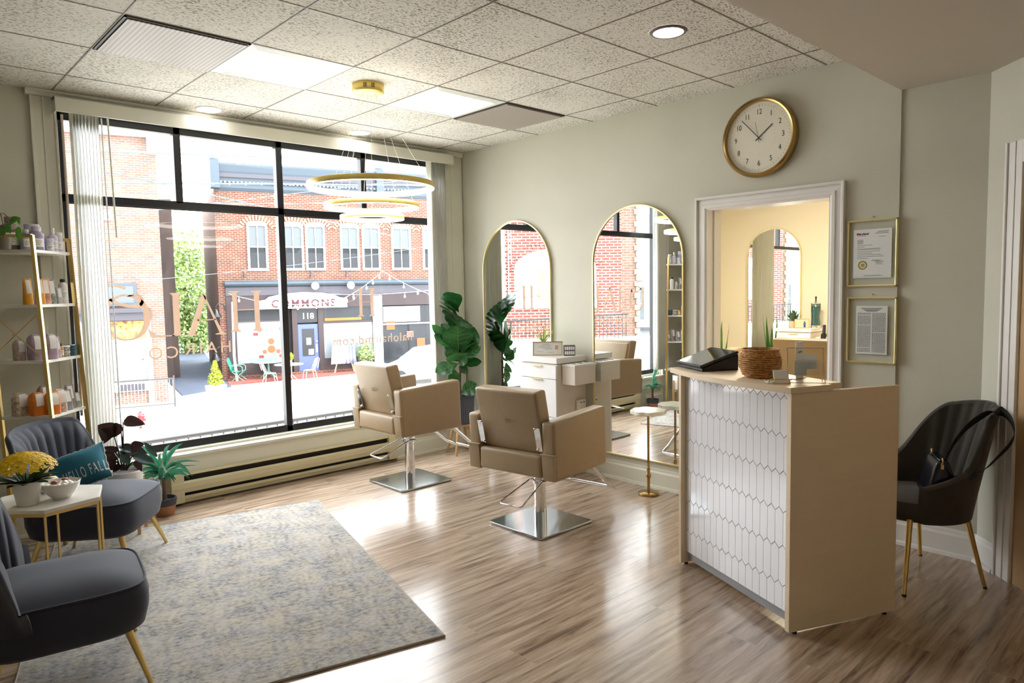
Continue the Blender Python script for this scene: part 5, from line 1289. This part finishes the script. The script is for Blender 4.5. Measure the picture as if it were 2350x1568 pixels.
for x in (-3.5, 3.35): m_.box(x-.18, x+.16, -.50, 0, 5.85, 6.95); m_.cyl(x, -.25, 6.95, 7.05, .2, 20)
prt(m_, 'cornice_bracket', corn, bev=.02)
def sash(parent, x0, x1, z0, z1, blind=.5):
    xc = (x0+x1)/2; r = (x1-x0)/2+.09
    f = MB(); f.box(x0-.09, x1+.09, -.06, .0, z0-.10, z0); f.box(x0-.09, x0, -.06, 0, z0, z1); f.box(x1, x1+.09, -.06, 0, z0, z1)
    pts_ = [(x0-.09, z1-.02)]+[(xc+r*math.cos(R(a)), z1+.16*math.sin(R(a))+.04) for a in range(180, -1, -15)]+[(x1+.09, z1-.02)]
    f.prism(pts_, -.06, 0, 'y'); zm = (z0+z1)/2
    f.box(x0, x1, -.055, -.01, zm-.025, zm+.025); f.box(xc-.018, xc+.018, -.055, -.01, z0, z1)
    w_ = prt(f, 'window', whites, parent)
    prt(MB().box(x0, x1, -.02, -.005, z0, zm), 'pane', shopgl, w_); prt(MB().box(x0, x1, -.02, -.005, zm-.25, z1), 'window_shade', blindw, w_)
    m_ = MB()
    for k in range(-6, 7):
        a = R(90-k*9.5); m_.M = Matrix.Translation((xc, -.03, z1-.45)) @ Matrix.Rotation(R(k*9.5), 4, 'Y'); m_.box(-.035, .035, -.012, .02, .68, .88)
    m_.M = Matrix.Identity(4); prt(m_, 'brick_arch', mat('arch brick', (.50, .20, .10), .8) if 'arch brick' not in MATS else MATS['arch brick'], w_)
for (a, b_) in ((-2.26, -1.62), (-.84, -.13), (.13, .80), (1.64, 2.31), (2.62, 3.28), (3.99, 4.74), (5.5, 6.2)): sash(bB, a, b_, 2.60, 4.40)
# storefront: cornice, sign band, piers, door, windows
prt(MB().prism([(0, 1.80), (-.20, 1.85), (-.28, 1.93), (-.28, 2.03), (0, 2.08)], -3.32, 9.5, 'x'), 'shop_cornice', corn)
prt(MB().box(-3.29, 9.5, -.06, .1, .88, 1.82), 'sign_band', umber); prt(MB().box(-3.29, 9.5, -.10, -.06, 1.45, 1.80), 'fascia_board', cornd)
prt(MB().box(-3.29, -2.93, -.08, .2, GZ, 1.0).box(-.66, -.44, -.08, .2, GZ, .95).box(.45, .68, -.08, .2, GZ, .95).box(-.86, -.80, -.05, .2, GZ, .9).box(-2.93, -.86, -.05, .2, GZ, -1.42).box(.68, 2.9, -.05, .2, GZ, -1.40).box(-2.93, -.86, -.06, .2, .33, .40).box(.68, 2.9, -.06, .2, .15, .24), 'storefront_frame', umber)
prt(MB().box(-3.29, 3.0, -.10, -.05, GZ, GZ+.18), 'brick_plinth', brickB)
prt(MB().box(2.92, 3.34, -.14, .2, GZ, 1.35), 'pale_column', whites)
prt(MB().box(-2.93, -.86, .02, .05, -1.42, .33), 'left_display_glass', shopgl2); prt(MB().box(-2.93, -.86, .02, .05, .40, .90), 'left_transom_glass', shopgl)
prt(MB().box(.68, 2.9, .02, .05, -1.40, .15), 'middle_display_glass', shopgl2); prt(MB().box(.68, 2.9, .02, .05, .24, .90), 'middle_transom_glass', shopgl)
prt(MB().box(.75, 2.4, .0, .03, .26, .38), 'amber_shelf', amber)
prt(MB().box(3.40, 9.5, .02, .05, -1.9, .85), 'right_display_glass', shopgl); prt(MB().box(3.34, 9.5, -.04, .06, -.02, .04), 'right_window_bar', whites)
prt(MB().box(3.42, 5.2, .0, .02, .10, .82), 'patterned_transom', mat('speckled pattern', (.30, .36, .34), .6, noise=.8, nscale=30))
dr = prt(MB().box(-.43, .44, -.02, .05, GZ+.10, .15), 'shop_door', doorb, bev=.01)
prt(MB().box(-.26, .27, -.03, -.018, -1.25, -.05), 'door_glass', shopgl, dr); prt(MB().box(-.08, .12, -.036, -.03, -.75, -.45).box(.0, .22, -.036, -.03, -1.2, -.95), 'door_notice', paperm, dr); prt(MB().sphere((.36, -.05, -.62), .04, 10, 6).box(.33, .39, -.035, -.02, -1.1, -.75), 'door_handle', whitep, dr)
prt(MB().box(-.43, .44, .0, .05, .22, .90), 'door_transom', shopgl)
fx = lambda x, y, z: frame_mtx((x, y, z), (1, 0, 0), (0, 0, 1))
prt(text_mb('118', .36, fx(.02, -.02, .50), .01, .006), 'house_number', whites)
# window painting: orange and red shapes (plain, generic)
m_ = MB(); m_.M = fx(-1.55, .015, -.55)
for (x, y, r_) in ((0, .02, .13), (0, -.32, .16), (-.45, .55, .10), (.45, .55, .10), (-.28, -.42, .09), (.28, -.42, .09)): m_.lathe([(0, 0), (r_, 0), (r_, .004), (0, .004)], 16, x, y)
prt(m_, 'painted_orange_shapes', orange)
m_ = MB(); m_.M = fx(-1.55, .015, -.55)
for (x, y, r_) in ((-.62, .35, .10), (.62, .35, .10), (-.42, -.62, .10), (.42, -.62, .10), (-.5, .75, .07), (.5, .75, .07)): m_.box(x-r_, x+r_, y-r_*.6, y+r_*.6, 0, .004)
prt(m_, 'painted_red_shapes', redp)
m_ = MB(); m_.M = fx(3.9, .0, -.35); m_.box(-.35, .05, .1, .5, 0, .01); prt(m_, 'orange_lantern_display', orange)
prt(MB().box(4.5, 4.85, -.02, .0, -.65, -.35), 'brown_box_display', brickC); prt(MB().box(5.0, 5.4, -.02, 0, -1.3, -.7), 'orange_figure_display', orange)
# sign board
sg = prt(MB().prism([(-2.02, .86), (-2.02, 1.22), (-1.75, 1.26), (-1.6, 1.38), (-1.0, 1.50), (-.2, 1.56), (.6, 1.52), (1.2, 1.40), (1.4, 1.30), (1.72, 1.26), (1.72, .86)], -.24, -.18, 'y'), 'shop_sign', whites)
prt(text_mb('COMMONS', .46, fx(-.16, -.245, 1.06), .005, .008, 1.0, 1.25), 'sign_name', mat('maroon letters', (.05, .008, .014), .6), sg)
prt(text_mb('MOUNT AIRY', .17, fx(-.12, -.245, 1.40), .005, 0, 1.1, 1.1), 'sign_heading', cornd, sg)
m_ = MB()
for x in (-2.55, -.9, .2, 1.75): m_.tube([(x, 0, 2.2), (x-.05, -.35, 2.5), (x+.1, -.5, 2.15), (x+.1, -.5, 2.02)], .018, 6)
prt(m_, 'sign_lamp_arm', cornd)
for x in (.3, 1.85): prt(MB().sphere((x, -.5, 1.82), .17, 16, 10), 'globe_lamp', ceram)
# string lights
t_ = thing('string_lights', 'cafe string lights with hanging bulbs in front of the shop', 'string lights', (10.131, 23.267, 0), ANG)
m_ = MB(); bl = MB()
def sag(a, b_, s_, n=24):
    P = []
    for i in range(n+1):
        u = i/n; p = V(a).lerp(V(b_), u); p.z -= s_*4*u*(1-u); P.append(p)
    return P
for a, b_, s_ in (((-3.2, -.35, 1.55), (1.5, -.5, 1.25), .35), ((1.5, -.5, 1.25), (3.3, -.5, 2.45), .1), ((3.3, -.5, 2.45), (6.9, -1.5, .95), .25), ((.2, -.6, 1.5), (7.0, -1.2, 1.75), .2)):
    P = sag(a, b_, s_); m_.tube(P, .012, 5)
    for p in P[2:-1:4]: bl.tube([p, p-V((0, 0, .10))], .012, 6); bl.sphere(p-V((0, 0, .17)), .05, 10, 6, (1, 1, 1.4))
m_.obj('cord', whites, t_); tag(bl.obj('bulbs', ceram, t_), kind='stuff')
# pavement in front, patio
tag(MB().prism([(6.73-.5, 24.28-1.9), (13.6, 21.6), (13.9, 22.2), (6.9, 24.28)], GZ, GZ+.06).obj('patio_brick_paving', brickpav), kind='structure')
def metal_chair(label, x, y, rz, m, arms=True):
    t_ = thing('patio_chair', label, 'patio chair', (x, y, GZ+.02), rz)
    MB().grid(lambda u, v: (-.25+.5*u, -.25+.5*v, .42+.03*math.cos(u*6.28)), 8, 4).obj('seat', m, t_, solid=.02)
    MB().grid(lambda u, v: (-.25-.16*v, (-.26+.52*u)*(1-.15*v**4), .44+.55*v-.08*abs(u-.5)**2*4*v), 10, 6).obj('backrest', m, t_, solid=.02)
    m2 = MB()
    for s in (-1, 1):
        m2.tube([(-.25, s*.24, .02), (.0, s*.25, .22), (.22, s*.25, .42)], .014, 6); m2.tube([(.25, s*.24, .02), (.0, s*.25, .22), (-.22, s*.25, .42)], .014, 6)
    m2.obj('crossed_legs', mintm if m is tealm else m, t_)
    if arms:
        for s in (-1, 1): MB().tube([(-.30, s*.27, .66), (.12, s*.29, .66), (.20, s*.29, .60), (.20, s*.27, .43)], .018, 7).obj('armrest', mintm if m is tealm else m, t_)
metal_chair('teal green metal patio chair beside the shop across the street', 7.05, 23.35, R(-35), tealm)
t_ = thing('patio_table', 'round mint green patio table in front of the shop window', 'patio table', (8.20, 23.10, GZ))
MB().lathe([(0, .72), (.60, .72), (.62, .735), (.60, .75), (0, .755)], 40).obj('table_top', mintm, t_)
m_ = MB(); m_.tube([(0, 0, .72), (0, 0, .34)], .04, 10)
for k in range(4): m_.tube([(0, 0, .36), (.42*math.cos(k*1.57+.6), .42*math.sin(k*1.57+.6), .02)], .03, 8)
m_.obj('pedestal', mintm, t_)
gmesh = mat('pinkish wire mesh enamel', (.55, .50, .48), .5)
t_ = thing('patio_table', 'round wire mesh patio table beside the blue door', 'patio table', (8.40, 21.6, GZ))
MB().lathe([(0, .70), (.56, .70), (.58, .715), (.56, .73), (0, .73)], 36).obj('table_top', gmesh, t_)
m_ = MB()
for k in range(4): m_.tube([(.12*math.cos(k*1.57), .12*math.sin(k*1.57), .70), (.10*math.cos(k*1.57), .10*math.sin(k*1.57), .3), (.40*math.cos(k*1.57), .40*math.sin(k*1.57), .0)], .016, 6)
m_.obj('legs', gmesh, t_)
t_ = thing('potted_flowers', 'small yellow-green potted plant on the wire mesh table', 'plant', (8.45, 21.6, GZ+.73))
MB().cyl(0, 0, 0, .16, .09, 16).obj('pot', whites, t_)
def tuft(mb, c, r_, n, s_, rn, sc3=(1, 1, 1)):
    for k in range(n):
        d = V((rn.gauss(0, 1), rn.gauss(0, 1), rn.gauss(0, 1))).normalized(); p = V(c)+V((d.x*sc3[0], d.y*sc3[1], d.z*sc3[2]))*r_*rn.random()**.35
        o = d.orthogonal().normalized(); q = d.cross(o); a = rn.random()*6.28; o, q = o*math.cos(a)+q*math.sin(a), q*math.cos(a)-o*math.sin(a); o = (o+d*.6).normalized()
        mb.add([p-q*s_*.4, p+o*s_*.5, p+q*s_*.4, p-o*s_*.5], [(0, 1, 2, 3)])
rn = random.Random(21)
m_ = MB(); tuft(m_, (0, 0, .30), .18, 160, .07, rn); tag(m_.obj('foliage', conil, t_), kind='stuff')
for x, y, rz, lb in ((7.55, 21.5, R(-10), 'left of'), (9.15, 21.3, R(170), 'right of')):
    t_ = thing('patio_chair', f'wire mesh patio chair {lb} the mesh table', 'patio chair', (x, y, GZ), rz)
    MB().lathe([(0, .43), (.22, .43), (.23, .44), (.22, .45), (0, .45)], 24).obj('seat', gmesh, t_)
    m_ = MB()
    for k in range(7): a = (k-3)*.28; m_.tube([(-.20*math.cos(a), .22*math.sin(a), .45), (-.30*math.cos(a*.8), .28*math.sin(a), .70), (-.34*math.cos(a*.5), .20*math.sin(a*.9), .90)], .009, 5)
    m_.tube([(-.25, -.28, .55), (-.36, -.20, .88), (-.38, 0, .95), (-.36, .20, .88), (-.25, .28, .55)], .013, 6); m_.obj('backrest', gmesh, t_)
    m_ = MB()
    for s in (-1, 1): m_.tube([(.18, s*.18, .43), (.24, s*.22, 0)], .012, 6); m_.tube([(-.18, s*.18, .43), (-.26, s*.22, 0)], .012, 6)
    m_.obj('legs', gmesh, t_)
# clothes rack, planters, banner
t_ = thing('clothes_rack', 'easel rack hung with pale clothes near the blue door', 'clothes rack', (11.35, 22.35, GZ), ANG)
m_ = MB(); m_.tube([(-.45, 0, 0), (0, 0, 1.75), (.45, 0, 0)], .03, 6); m_.tube([(-.5, 0, 1.4), (.5, 0, 1.4)], .02, 6); m_.obj('wooden_rack', mat('pale yellow wood', (.70, .55, .25), .6), t_)
for k, (x, cm) in enumerate(((-.35, 'white dress cloth'), (.0, 'cream dress cloth'), (.3, 'slate dress cloth'))):
    m_ = MB(); m_.grid(lambda u, v, x=x: (x+(u-.5)*(.28+.22*(1-v)), -.06-.03*math.sin(u*18), .45+.98*v), 16, 4); m_.obj('hanging_garment', MATS[cm] if cm in MATS else mat(cm, ((.72, .66, .64), (.70, .68, .60), (.16, .17, .26))[k], .8), t_, solid=.01)
t_ = thing('shrub', 'leafy potted shrub beside the clothes rack', 'plant', (12.3, 22.1, GZ)); MB().cyl(0, 0, 0, .35, .16, 18, .2).obj('pot', terra, t_)
m_ = MB(); tuft(m_, (0, 0, .85), .42, 420, .11, rn, (1, 1, 1.3)); tag(m_.obj('foliage', bushl, t_), kind='stuff')
# conifer in planter
t_ = thing('potted_conifer', 'golden-green cone-shaped conifer in a pale square planter', 'plant', (4.67, 19.45, GZ), .3)
MB().hexa([(-.20, -.20, 0), (.20, -.20, 0), (.20, .20, 0), (-.20, .20, 0), (-.26, -.26, .46), (.26, -.26, .46), (.26, .26, .46), (-.26, .26, .46)], .02).obj('planter', plast, t_)
m_ = MB()
for k in range(14): z = .50+.06*k; tuft(m_, (0, 0, z), .29*(1-k/14.5)+.03, 90, .075, rn, (1, 1, .5))
tag(m_.obj('foliage', conil, t_), kind='stuff')
# lantern wall lamps by the alley
for (x, z, lb) in ((6.45, .55, 'upper'), (6.35, -1.25, 'lower')):
    t_ = thing('wall_lantern', f'black bell-shaped lantern on a bracket at the alley, the {lb} one', 'lantern', (x, 23.9, z))
    MB().tube([(.35, 0, .35), (.32, 0, .55), (.15, 0, .62), (0, 0, .50), (0, 0, .38)], .025, 8).obj('bracket', blackp, t_)
    MB().lathe([(0, .38), (.06, .36), (.10, .26), (.20, .08), (.20, .05), (.0, .05)], 20).obj('shade', blackp, t_)
# downpipe / post in front of the shop
tag(MB().tube([(7.02, 23.6, 1.2), (6.98, 23.6, -1.0), (6.9, 23.2, GZ)], .055, 10).obj('drain_pipe', plast), 'thin pale pipe down the brick corner of the shop building', 'pipe')
tag(MB().tube([(14.6, 20.2, GZ), (14.6, 20.2, 1.75)], .05, 10).obj('street_pole', whites), 'white pole carrying the string lights at the right', 'pole')
# car
t_ = thing('car', 'white car roof and side windows parked behind the tan salon chair', 'car', (12.0, 17.2, GZ), R(-14))
def carf(u, v):
    x = -2.2+4.4*u; P = [(0, .45), (.05, .62), (.22, .80), (.30, .92), (.44, 1.38), (.60, 1.45), (.78, 1.38), (.90, .98), (.98, .90), (1, .5)]
    for i in range(len(P)-1):
        if P[i][0] <= u <= P[i+1][0]: f_ = (u-P[i][0])/(P[i+1][0]-P[i][0]); top = P[i][1]*(1-f_)+P[i+1][1]*f_; break
    a = v*math.pi; wd = .88-.22*max(0, (top*math.sin(a)-.85))
    return (x, -math.copysign(abs(math.cos(a))**.35, math.cos(a))*wd, .28+(top-.28)*abs(math.sin(a))**.35)
MB().grid(carf, 60, 24).obj('car_body', carm, t_)
for s in (-1, 1):
    MB().add([(-.75, s*.80, .95), (-.15, s*.72, 1.33), (.55, s*.72, 1.37), (1.2, s*.76, 1.28), (1.55, s*.82, .98)], [(0, 1, 2, 3, 4)]).obj('side_window', carg, t_, solid=.03)
    for x in (-1.4, 1.35):
        m_ = MB(); m_.M = Matrix.Translation((x, s*.80, .32)) @ Matrix.Rotation(R(90), 4, 'X'); m_.cyl(0, 0, -.1, .1, .32, 24); m_.obj('wheel', blackp, t_)

# ---- pale brick building at left
bA = thing('brick_building', 'pale pink brick building with a bay storefront at the left', 'building', (3.29, 20.04, 0), ANG)
def pa(mb, n, m, p=None, **k): return mb.obj(n, m, p or bA, **k)
pa(MB().box(-9, 0, 0, 7, GZ, 6.75), 'brick_wall', brickA)
pa(MB().box(-9, .10, -.22, .3, 6.75, 7.1).box(-.25, .12, -.3, .3, 6.2, 7.2), 'roof_cornice', whites)
pa(MB().box(-3.3, -.9, -.02, .0, 4.55, 4.80), 'soldier_course', mat('salmon brick course', (.60, .40, .32), .8))
sf = pa(MB().box(-4.2, -.42, -.28, 0, .98, 1.12).box(-4.2, -.42, -.20, 0, .72, .98), 'shop_cornice', cornd)
pa(MB().box(-1.78, -1.60, -.12, 0, GZ, .72).box(-.58, -.42, -.12, 0, GZ, .72).box(-1.6, -.58, -.10, 0, -1.65, -1.35).box(-1.6, -.58, -.08, 0, .02, .10), 'storefront_frame', plast)
pa(MB().box(-1.6, -.58, -.04, -.0, .10, .70), 'transom_display', aut); pa(MB().box(-1.6, -.58, -.04, 0, -1.35, .02), 'display_glass', shopgl2)
pa(MB().box(-4.0, -1.78, -.05, 0, -1.3, .72), 'left_display_glass', shopgl2)
hs = pa(MB().box(-1.85, -.78, -.12, .0, 1.20, 1.95), 'hanging_sign_frame', corn)
pa(MB().box(-1.75, -.88, -.13, -.11, 1.30, 1.85), 'hanging_sign_panel', blindw, hs)
w1 = pa(MB().box(-2.35, -1.75, -.05, 0, 2.55, 3.85), 'window', whites); pa(MB().box(-2.27, -1.83, -.06, -.04, 2.65, 3.75), 'pane', blindw, w1)
w1 = pa(MB().box(-2.35, -1.35, -.05, 0, 4.0, 4.32), 'window_head', whites)
pa(MB().box(-1.45, -.7, -.14, -.10, -1.62, -1.40), 'vent_grille', cornd)
# red-leaved garden flag / shrub by the building
t_ = thing('iron_fence', 'low white fence in front of the pale brick building', 'fence', (3.10, 18.6, GZ), ANG)
m_ = MB()
for k in range(36): m_.box(-3.6+.1*k, -3.585+.1*k, -.008, .008, 0, .92)
m_.obj('balusters', plast, t_); MB().box(-3.7, -.06, -.02, .02, .90, .95).box(-3.7, -.06, -.015, .015, .08, .11).obj('rails', greyrail, t_)
for x in (-3.7, -1.9, -.06): MB().box(x-.025, x+.025, -.025, .025, 0, 1.02).obj('post', greyrail, t_)
t_ = thing('red_leaf_plant', 'small plant with bright red leaves on the far kerb', 'plant', (1.15, 15.4, GZ)); m_ = MB(); tuft(m_, (0, 0, .22), .20, 34, .13, rn, (.8, .8, 1.2)); m_.obj('foliage', redp, t_)
m_ = MB(); m_.tube([(0, 0, 0), (0, 0, .3)], .012, 6); m_.obj('stem', trunk, t_)
# ---- alley
tag(MB().prism([(4.0, 20.9), (6.15, 21.9), (11.5, 40), (8.0, 40)], GZ, GZ+.04).obj('alley_paving', rampm), kind='structure')
al = thing('alley_building', 'weathered brown side wall behind the pale brick building', 'building', (3.29, 20.04, 0), ANG)
MB().box(-2, .52, 7.02, 16, GZ, 5.6).obj('wooden_wall', woodw, al)
t_ = thing('tree', 'sunlit pale green tree filling the end of the alley', 'tree', (10.6, 40, GZ))
MB().tube([(0, 0, 0), (.1, 0, 2.5), (0, .1, 4.2)], [.28, .22, .12], 10).obj('trunk', trunk, t_)
m_ = MB()
for c_, r_, n in (((0, 0, 4.6), 2.4, 2600), ((-1.2, 0, 2.3), 1.8, 1500), ((1.0, .3, 2.0), 1.9, 1500), ((0, -.3, 6.4), 1.5, 700), ((.1, -.6, .9), 1.3, 900)): tuft(m_, c_, r_, n, .24, rn)
tag(m_.obj('foliage', bushl, t_), kind='stuff')
# ---- overhead wires
for lb, a, b_, r_, s_ in (('thick twisted overhead cable, the highest across the window', (-5.2, 8, 3.62), (9, 8, 4.78), .016, .0), ('thick twisted overhead cable crossing the cornice', (-5.2, 8, 3.11), (9, 8, 4.24), .016, .0),
    ('thin overhead wire sloping down behind the chandelier', (-4.6, 8, 4.15), (4.6, 8, 2.75), .011, .0), ('thin overhead wire just above the black transom bar', (-.8, 8, 3.10), (9, 8, 3.82), .009, .0), ('thin overhead wire rising to the right below the cornice', (-3, 8.3, 2.55), (10, 8.3, 5.0), .008, .0), ('thin pale wire sagging across the alley', (-4, 9, 1.55), (10, 9, 3.3), .006, .25)):
    t_ = tag(MB().tube(sag(a, b_, s_, 20), r_, 7).obj('overhead_wire', wirem), lb, 'wire', 'overhead wires outside')
    if r_ > .012:
        m_ = MB(); d = V(b_)-V(a); n = 46
        for k in range(n): p = V(a)+d*(k/n); m_.tube([p+V((-.05, 0, -.02)), p+V((.05, 0, .022))], .008, 5)
        m_.obj('lashing', whites, t_)
# ---- buildings seen in the mirrors
bC = thing('corner_building', 'red brick building with an arched white window, seen in the arched mirrors', 'building', (-10.8, 6.45, 0), R(38.5))
def pc(mb, n, m, p=None, **k): return mb.obj(n, m, p or bC, **k)
pc(MB().box(0, 3.45, 0, 4.4, GZ, 6.2), 'brick_wall', brickC)
xc, zc = 1.70, 1.05
f = MB(); f.box(.66, 2.93, -.05, 0, 1.00, 1.14)
pts_ = [(.70, 1.14), (.70, 2.05)]+[(1.80+1.10*math.cos(R(a)), 2.08+.50*math.sin(R(a))) for a in range(180, -1, -10)]+[(2.90, 2.05), (2.90, 1.14)]
f.prism(pts_, -.03, 0, 'y'); wn = pc(f, 'window', whites)
for a, b_, mm in ((2.42, 2.78, shopgl2), (1.35, 2.32, sandm), (.82, 1.22, sandm)):
    ff = pc(MB().box(a-.04, b_+.04, -.05, -.03, 1.15, 2.15), 'sash_frame', whites, wn); pc(MB().box(a, b_, -.055, -.05, 1.2, 2.10), 'pane', mm, ff)
pc(MB().box(2.42, 2.78, -.065, -.055, 1.62, 1.68), 'meeting_rail', whites, wn)
m_ = MB()
for k in range(33):
    a = R(180-k*180/32); cxx, czz = 1.80+1.19*math.cos(a), 2.08+.60*math.sin(a)
    m_.M = Matrix.Translation((cxx, -.02, czz)) @ Matrix.Rotation(-(a-R(90))*.75, 4, 'Y'); m_.box(-.045, .045, -.01, .02, -.10, .10)
m_.M = Matrix.Identity(4); pc(m_, 'brick_arch', brickC, wn)
pc(MB().tube([(3.2, -.08, 6.2), (3.2, -.08, .4)], .055, 10), 'drain_pipe', whites)
pc(MB().tube([(3.03, -.05, 6.2), (3.06, -.05, 1.2)], .015, 6).tube([(2.98, -.05, 6.2), (2.98, -.05, 2.2)], .012, 6), 'wall_cables', plast)
pc(MB().box(-1.0, 3.45, -3.2, 0, GZ, .20), 'raised_porch', plast)
t_ = thing('porch_railing', 'black iron porch railing in front of the arched-window building', 'railing', (-10.8, 6.45, .2), R(38.5))
m_ = MB()
for k in range(34): m_.box(.1+.1*k, .115+.1*k, -.9, -.885, 0, .62-.004*k)
m_.obj('balusters', blackp, t_); MB().tube([(.05, -.89, .64), (3.45, -.89, .50)], .02, 8).obj('top_rail', blackp, t_)
bE = thing('stone_building', 'pale cream brick wall beyond the red brick building, seen in the mirror', 'building', (-10.8, 6.45, 0), R(38.5))
MB().box(-.75, -.12, 1.2, 4, GZ, 6.0).obj('cream_wall', brickA, bE); 
m_ = MB()
for k in range(40): m_.box(-.80, -.70+.05*(k % 2), 1.14, 1.2, -1+.17*k, -.86+.17*k)
m_.obj('stone_quoins', mat('ochre quoin', (.55, .42, .22), .7), bE)
bD = thing('white_house', 'white house with a grey slate gable roof, seen in the back room mirror', 'building', (-23.2, 12.6, 0), R(66))
MB().box(-6, 6, 0, 7, GZ, 2.3).obj('wall', whites, bD)
MB().prism([(-.5, 2.2), (7.5, 2.2), (3.5, 5.2)], -6.3, 6.3, 'x').obj('roof', mat('grey slate', (.20, .19, .22), .6, noise=.6, nscale=12), bD)
for x in (-3, -.6, 1.8, 4.2):
    w_ = MB().box(x, x+1.0, -.06, 0, .0, 1.5).obj('window', blindw, bD); MB().box(x+.05, x+.95, -.08, -.06, .72, .78).box(x+.47, x+.53, -.08, -.06, .05, 1.45).obj('glazing_bars', whites, w_)
MB().box(-6, 6, -.1, 0, -1.9, -.5).obj('shop_window', shopgl2, bD); MB().box(-6, 6, -.2, 0, -.5, -.35).obj('shop_lintel', cornd, bD)
# ---------------------------------------------------------------- lamps of the rear part of the room (behind the camera)
for k, (x, y) in enumerate(((-3.4, -7.4), (-.9, -6.9), (-4.9, -4.2))):
    pass
def lamp(x, y, z, e, col, label, size=.55):
    t_ = thing('ceiling_panel_light', label, 'ceiling light', (x, y, z), 0)
    MB().box(-size/2-.03, size/2+.03, -size/2-.03, size/2+.03, -.02, -.001).obj('frame', whitep, t_)
    mm = mat('warm lens '+str(len(MATS)), (1, 1, 1), .5, emit=col, es=e); MB().box(-size/2, size/2, -size/2, size/2, -.026, -.02).obj('diffuser', mm, t_)
lamp(-1.3, -5.9, 2.609, 9, (1, .60, .32), 'warm ceiling panel light in the rear part of the salon')
lamp(-4.6, -3.0, CH, .8, (1, .86, .68), 'ceiling panel light over the seating corner at left')
lamp(-3.8, -7.2, 2.609, 2.5, (1, .76, .50), 'warm ceiling panel light at the back wall')
lamp(2.2, -2.2, CH, 60, (1, .88, .66), 'warm ceiling panel light in the back room', .7)
